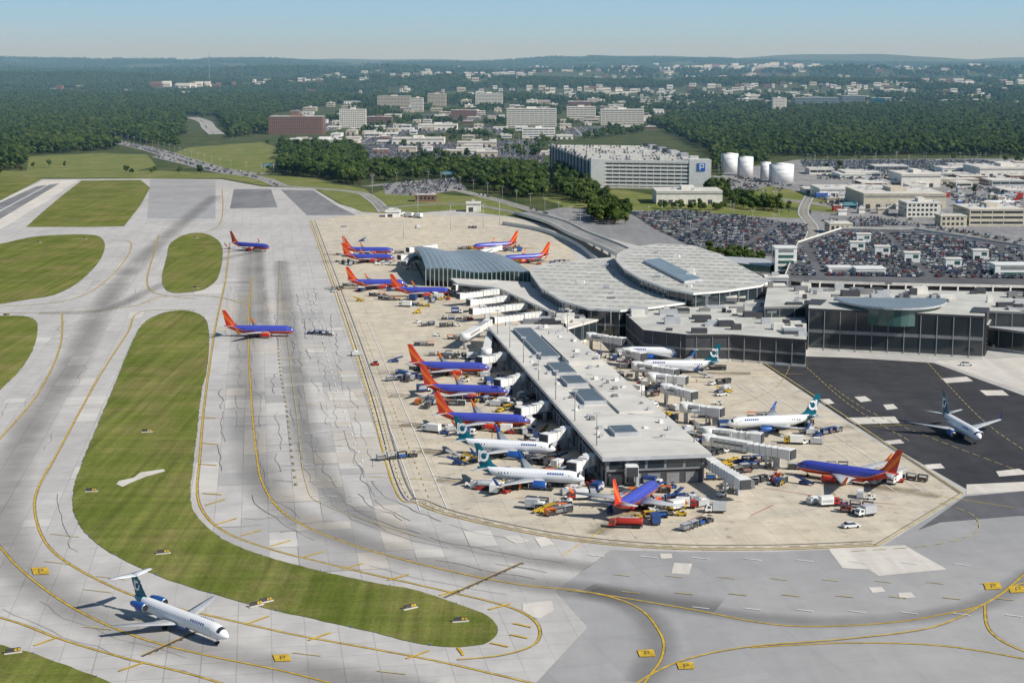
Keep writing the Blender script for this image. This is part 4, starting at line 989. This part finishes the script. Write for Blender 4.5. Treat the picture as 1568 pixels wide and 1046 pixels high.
b=MB();b.box(-2.2,2.2,-1,1,.3,.5,mgrey);b.box(-2,2,-.9,.9,.5,2.1,lgrey);b.box(-.9,1,-.8,.8,2.1,2.35,white);b.box(2,2.6,-.05,.05,.4,.5,dgrey);KM['cargo_container']=[b.mesh('uld')]
KM['aircraft_tug']=[tug(white).mesh('tug_mesh'),tug(swc).mesh('tug_mesh'),tug(red).mesh('tug_mesh')]
def putv(k,p,h): place(k,random.choice(KM[k]),(p[0],p[1],.06),h)
random.seed(77)
for kind,N,h,c in PLN[:9]+PLN[11:15]+PLN[16:19]:
    for j in range(12):
        k=random.choice(['baggage_train','belt_loader','service_truck','baggage_cart','baggage_cart','cargo_container','aircraft_tug','baggage_train'])
        s=-1 if j%3 else 1;lx=random.uniform(-14,16);ly=s*random.uniform(4.5,15)
        if abs(lx+1)<6 and abs(ly)<12: lx=random.choice((-1,1))*random.uniform(8,16)
        putv(k,(c[0]+lx*math.cos(h)-ly*math.sin(h),c[1]+lx*math.sin(h)+ly*math.cos(h)),h+random.choice((0,1.57,.5,-1.2,3.1)))
for i in range(120):
    x=random.choice((random.uniform(-16,-3),random.uniform(PWd+3,PWd+22)));y=random.uniform(-14,235);p=PL(x,y);putv(random.choice(list(KM)),p,random.uniform(0,6.3))
for (x,y) in [(832,785),(850,775),(868,770),(885,765),(1020,755),(1035,762),(1028,748),(1085,800),(1095,785),(905,745),(915,752),(1245,772),(1270,775),(1295,782),(1365,732),(1195,742),(1190,730),(775,755),(790,750),(760,752),(1130,725),(1125,735),(1140,720),(1065,560),(1110,602),(1075,640),(1250,680),(632,700),(660,662),(475,512),(512,445),(550,462),(545,545),(575,560),(605,555),(620,580),(640,495),(655,470),(670,515),(700,480),(720,490),(640,480),(1215,680),(995,780),(1010,790),(975,795),(620,470),(600,460),(660,455),(555,370),(575,400),(640,350),(720,350),(1040,605),(1000,600),
  (680,545),(700,545),(690,520),(660,530),(735,500),(700,500),(680,490),(650,500),(630,460),(585,455),(1080,545),(1110,545),(1140,545),(1060,520),(1100,515),(1325,790),(1312,786),(1180,735),(1240,770),(1210,678),(1230,680),(1245,679),(1040,780),(1060,765),(1075,775),(1000,745),(860,782),(842,790),(820,780),(1105,760),(1120,745),(650,600),(640,620),(625,575),(690,660),(700,712),(720,745),(735,750),(1150,640),(1165,690),(1190,700),(1290,775),(1090,590),(1100,620),(1020,560)]:
    putv(random.choice(list(KM)),G(x,y),random.uniform(-.5,.5)+random.choice((0,3.14,.8)))
fr=truck(red,red,9.5,True);P=G(958,808);place('fuel_truck',fr,(P[0],P[1],.06),3.05)
wt=truck(white,lgrey,8.5,True);P=G(752,750);place('fuel_truck',wt,(P[0],P[1],.06),-.1);P=G(1110,600);place('fuel_truck',wt,(P[0],P[1],.06),1.2)
for x,y,h in [(1303,808,.3),(512,447,1.5),(575,558,1.7),(1480,560,0),(1105,606,.4),(1140,522,0),(1180,545,.6),(830,560,1.)]:
    P=G(x,y);place('airport_van',cars[7],(P[0],P[1],.06),h,1.15)
for x,y in [(598,331),(612,331),(625,333),(640,334),(604,326)]: P=G(x,y);place('service_truck',KM['service_truck'][0],(P[0],P[1],.06),random.uniform(0,3),1.3)
# ------------------------------------------------------------ signs, lights
def tsign(x,y,h,w=3.,c=yel):
    b=MB();b.box(-w/2,w/2,-.15,.15,.25,1.05,blk);b.box(w*.1,w/2-.1,-.17,-.155,.35,.95,c)
    for k in (-1,0,1): b.box(k*w*.3-.08,k*w*.3+.08,-.05,.05,0,.25,lgrey)
    b.box(w*.25,w*.33,-.19,-.175,.45,.85,blk)
    b.box(-w/2-.3,w/2+.3,-.6,.6,0,.12,light);P=G(x,y);b.obj('taxiway_sign',(P[0],P[1],.15),h)
for x,y,h in [(140,753,.1),(392,928,.7),(407,922,.7),(628,932,.6),(705,952,.2),(250,848,.3),(60,372,.1),(300,365,.0),(130,366,0),(300,442,0),(225,662,.2),(20,1000,.4),(10,484,0)]: tsign(x,y,h,3.2)
b=MB()
for k,p in isl.items():
    for q in resample(catmull(GP(p),4,True),22): b.cyl((q[0],q[1],.12),(q[0],q[1],.55),.09,bblue,5)
b.obj('taxiway_edge_lights')
b=MB();b.cyl((0,0,0),(0,0,12),.14,lgrey,6,.08);b.box(-1.3,1.3,-.15,.15,11.9,12.1,lgrey);b.box(-1.6,-.9,-.25,.25,11.8,12.,white);b.box(.9,1.6,-.25,.25,11.8,12.,white);lampm=b.mesh('street_lamp_mesh')
lp=[]
for poly in (lot1,[(560,222),(830,215),(832,250),(700,262),(560,262)],[(1225,246),(1500,246),(1568,252),(1568,264),(1300,262),(1230,256)],[(1250,275),(1380,280),(1520,295),(1568,310),(1568,300),(1400,262),(1250,262)]):
    lp+=[(p[0],p[1],0,random.uniform(0,3),1.) for p in fill(poly,38,.9)]
for P in (hw,r5,r7,r8): lp+=[(q[0]+8,q[1],0,0,1.) for q in resample(P,45)]
lp+=[(p[0],p[1],dz,.3,.6) for p in fill([(1210,422),(1226,376),(1290,355),(1400,357),(1568,383),(1568,431),(1355,428)],32)]
for q in lp: place('street_lamp',lampm,q[:3],q[3],q[4])
b=MB();b.cyl((0,0,0),(0,0,25),.3,lgrey,8,.15);b.box(-2.5,2.5,-.2,.2,24,24.6,lgrey)
for k in range(5): b.box(-2.4+k*1.05,-1.7+k*1.05,-.5,.2,24.6,25.3,mgrey)
hm=b.mesh('floodlight_mast_mesh')
for x,y in [(527,392),(618,365),(690,352),(740,350),(765,345),(570,300),(640,330),(862,540),(935,520),(1180,545),(1080,515)]: P=G(x,y);place('floodlight_mast',hm,(P[0],P[1],0),0,.8)
for x,y in [(410,262),(685,275),(545,275),(1300,325),(830,290),(1455,345)]:
    P=G(x,y);b=MB();b.cyl((-7,0,0),(-7,0,8),.25,lgrey,6);b.cyl((7,0,0),(7,0,8),.25,lgrey,6);b.box(-7,7,-.2,.2,7.4,8,lgrey);b.box(-6,6,-.4,-.25,5,9,teal);b.box(-5.6,5.6,-.45,-.41,6.4,6.7,acw);b.box(-5,3,-.45,-.41,7.6,7.9,acw);b.obj('highway_sign',(P[0],P[1],0),.1)
for x,y in ((-1500,8200),):
    b=MB()
    for s in range(12):
        z=s*12;w0=3-s*.2;w1=3-(s+1)*.2
        for a in range(3):
            t0,t1=a*2.094,(a+1)*2.094;p=(w0*math.cos(t0),w0*math.sin(t0),z);b.cyl(p,(w1*math.cos(t0),w1*math.sin(t0),z+12),.35,lgrey,4);b.cyl(p,(w1*math.cos(t1),w1*math.sin(t1),z+12),.25,lgrey,4)
    b.obj('radio_mast',(x,y,hz(x,y)))
# ------------------------------------------------------------ atmosphere (a real, thin, uniform haze layer over the landscape)
m=bpy.data.materials.new('summer_haze');m.use_nodes=True;nt=m.node_tree;nt.nodes.clear()
vs=nt.nodes.new('ShaderNodeVolumeScatter');vs.inputs['Color'].default_value=(.34,.68,1.,1);vs.inputs['Density'].default_value=6.6e-5;vs.inputs['Anisotropy'].default_value=0.
ou=nt.nodes.new('ShaderNodeOutputMaterial');nt.links.new(vs.outputs[0],ou.inputs['Volume'])
b=MB();b.box(-24000,24000,1300,44000,-60,520,m);b.obj('atmospheric_haze')
# ------------------------------------------------------------ light, sky, camera
sv=Vector((.87,-.49,0)).normalized();el=math.radians(38)
sd=Vector((sv.x*math.cos(el),sv.y*math.cos(el),math.sin(el)))
l=bpy.data.lights.new('sun','SUN');l.energy=5.0;l.angle=math.radians(.5);l.color=(1,.955,.88)
o=bpy.data.objects.new('sun',l);o.rotation_euler=(-sd).to_track_quat('-Z','Y').to_euler();sc.collection.objects.link(o)
w=bpy.data.worlds.new('World');sc.world=w;w.use_nodes=True;nt=w.node_tree
sk=nt.nodes.new('ShaderNodeTexSky');sk.sky_type='NISHITA';sk.sun_disc=False;sk.sun_elevation=el;sk.sun_rotation=math.atan2(sv.x,sv.y)
sk.altitude=100;sk.air_density=1.;sk.dust_density=.3;sk.ozone_density=2.5
tc=nd(nt,'ShaderNodeTexCoord');sp=nd(nt,'ShaderNodeSeparateXYZ');nt.links.new(tc.outputs['Generated'],sp.inputs[0])
mp=nd(nt,'ShaderNodeMapping');mp.inputs['Scale'].default_value=(6,6,60);nt.links.new(tc.outputs['Generated'],mp.inputs['Vector'])
cl=nz(nt,mp.outputs[0],1.,5,.6)
hc=mixc(nt,rng(nt,sp.outputs[2],0.,.07),(5.9,9.3,12.2),(3.5,7.0,10.6))
hc=mixc(nt,rng(nt,cl,.55,.8,0,.25),hc,(9.,10.3,11.4))
sky=mixc(nt,rng(nt,sp.outputs[2],.06,.35),hc,sk.outputs[0])
nt.links.new(sky,nt.nodes['Background'].inputs[0]);nt.nodes['Background'].inputs[1].default_value=.072
cam=bpy.data.cameras.new('camera');cam.sensor_width=36;cam.lens=36*F/1568;cam.clip_end=100000;cam.clip_start=1
co=bpy.data.objects.new('camera',cam);co.location=(0,0,H);co.rotation_euler=(math.pi/2-TH,0,0);sc.collection.objects.link(co);sc.camera=co
sc.view_settings.view_transform='Standard';sc.view_settings.look='None';sc.view_settings.exposure=0
print('OBJ',len(bpy.data.objects),'trees',len(TP),len(FP),'cars',len(CP))
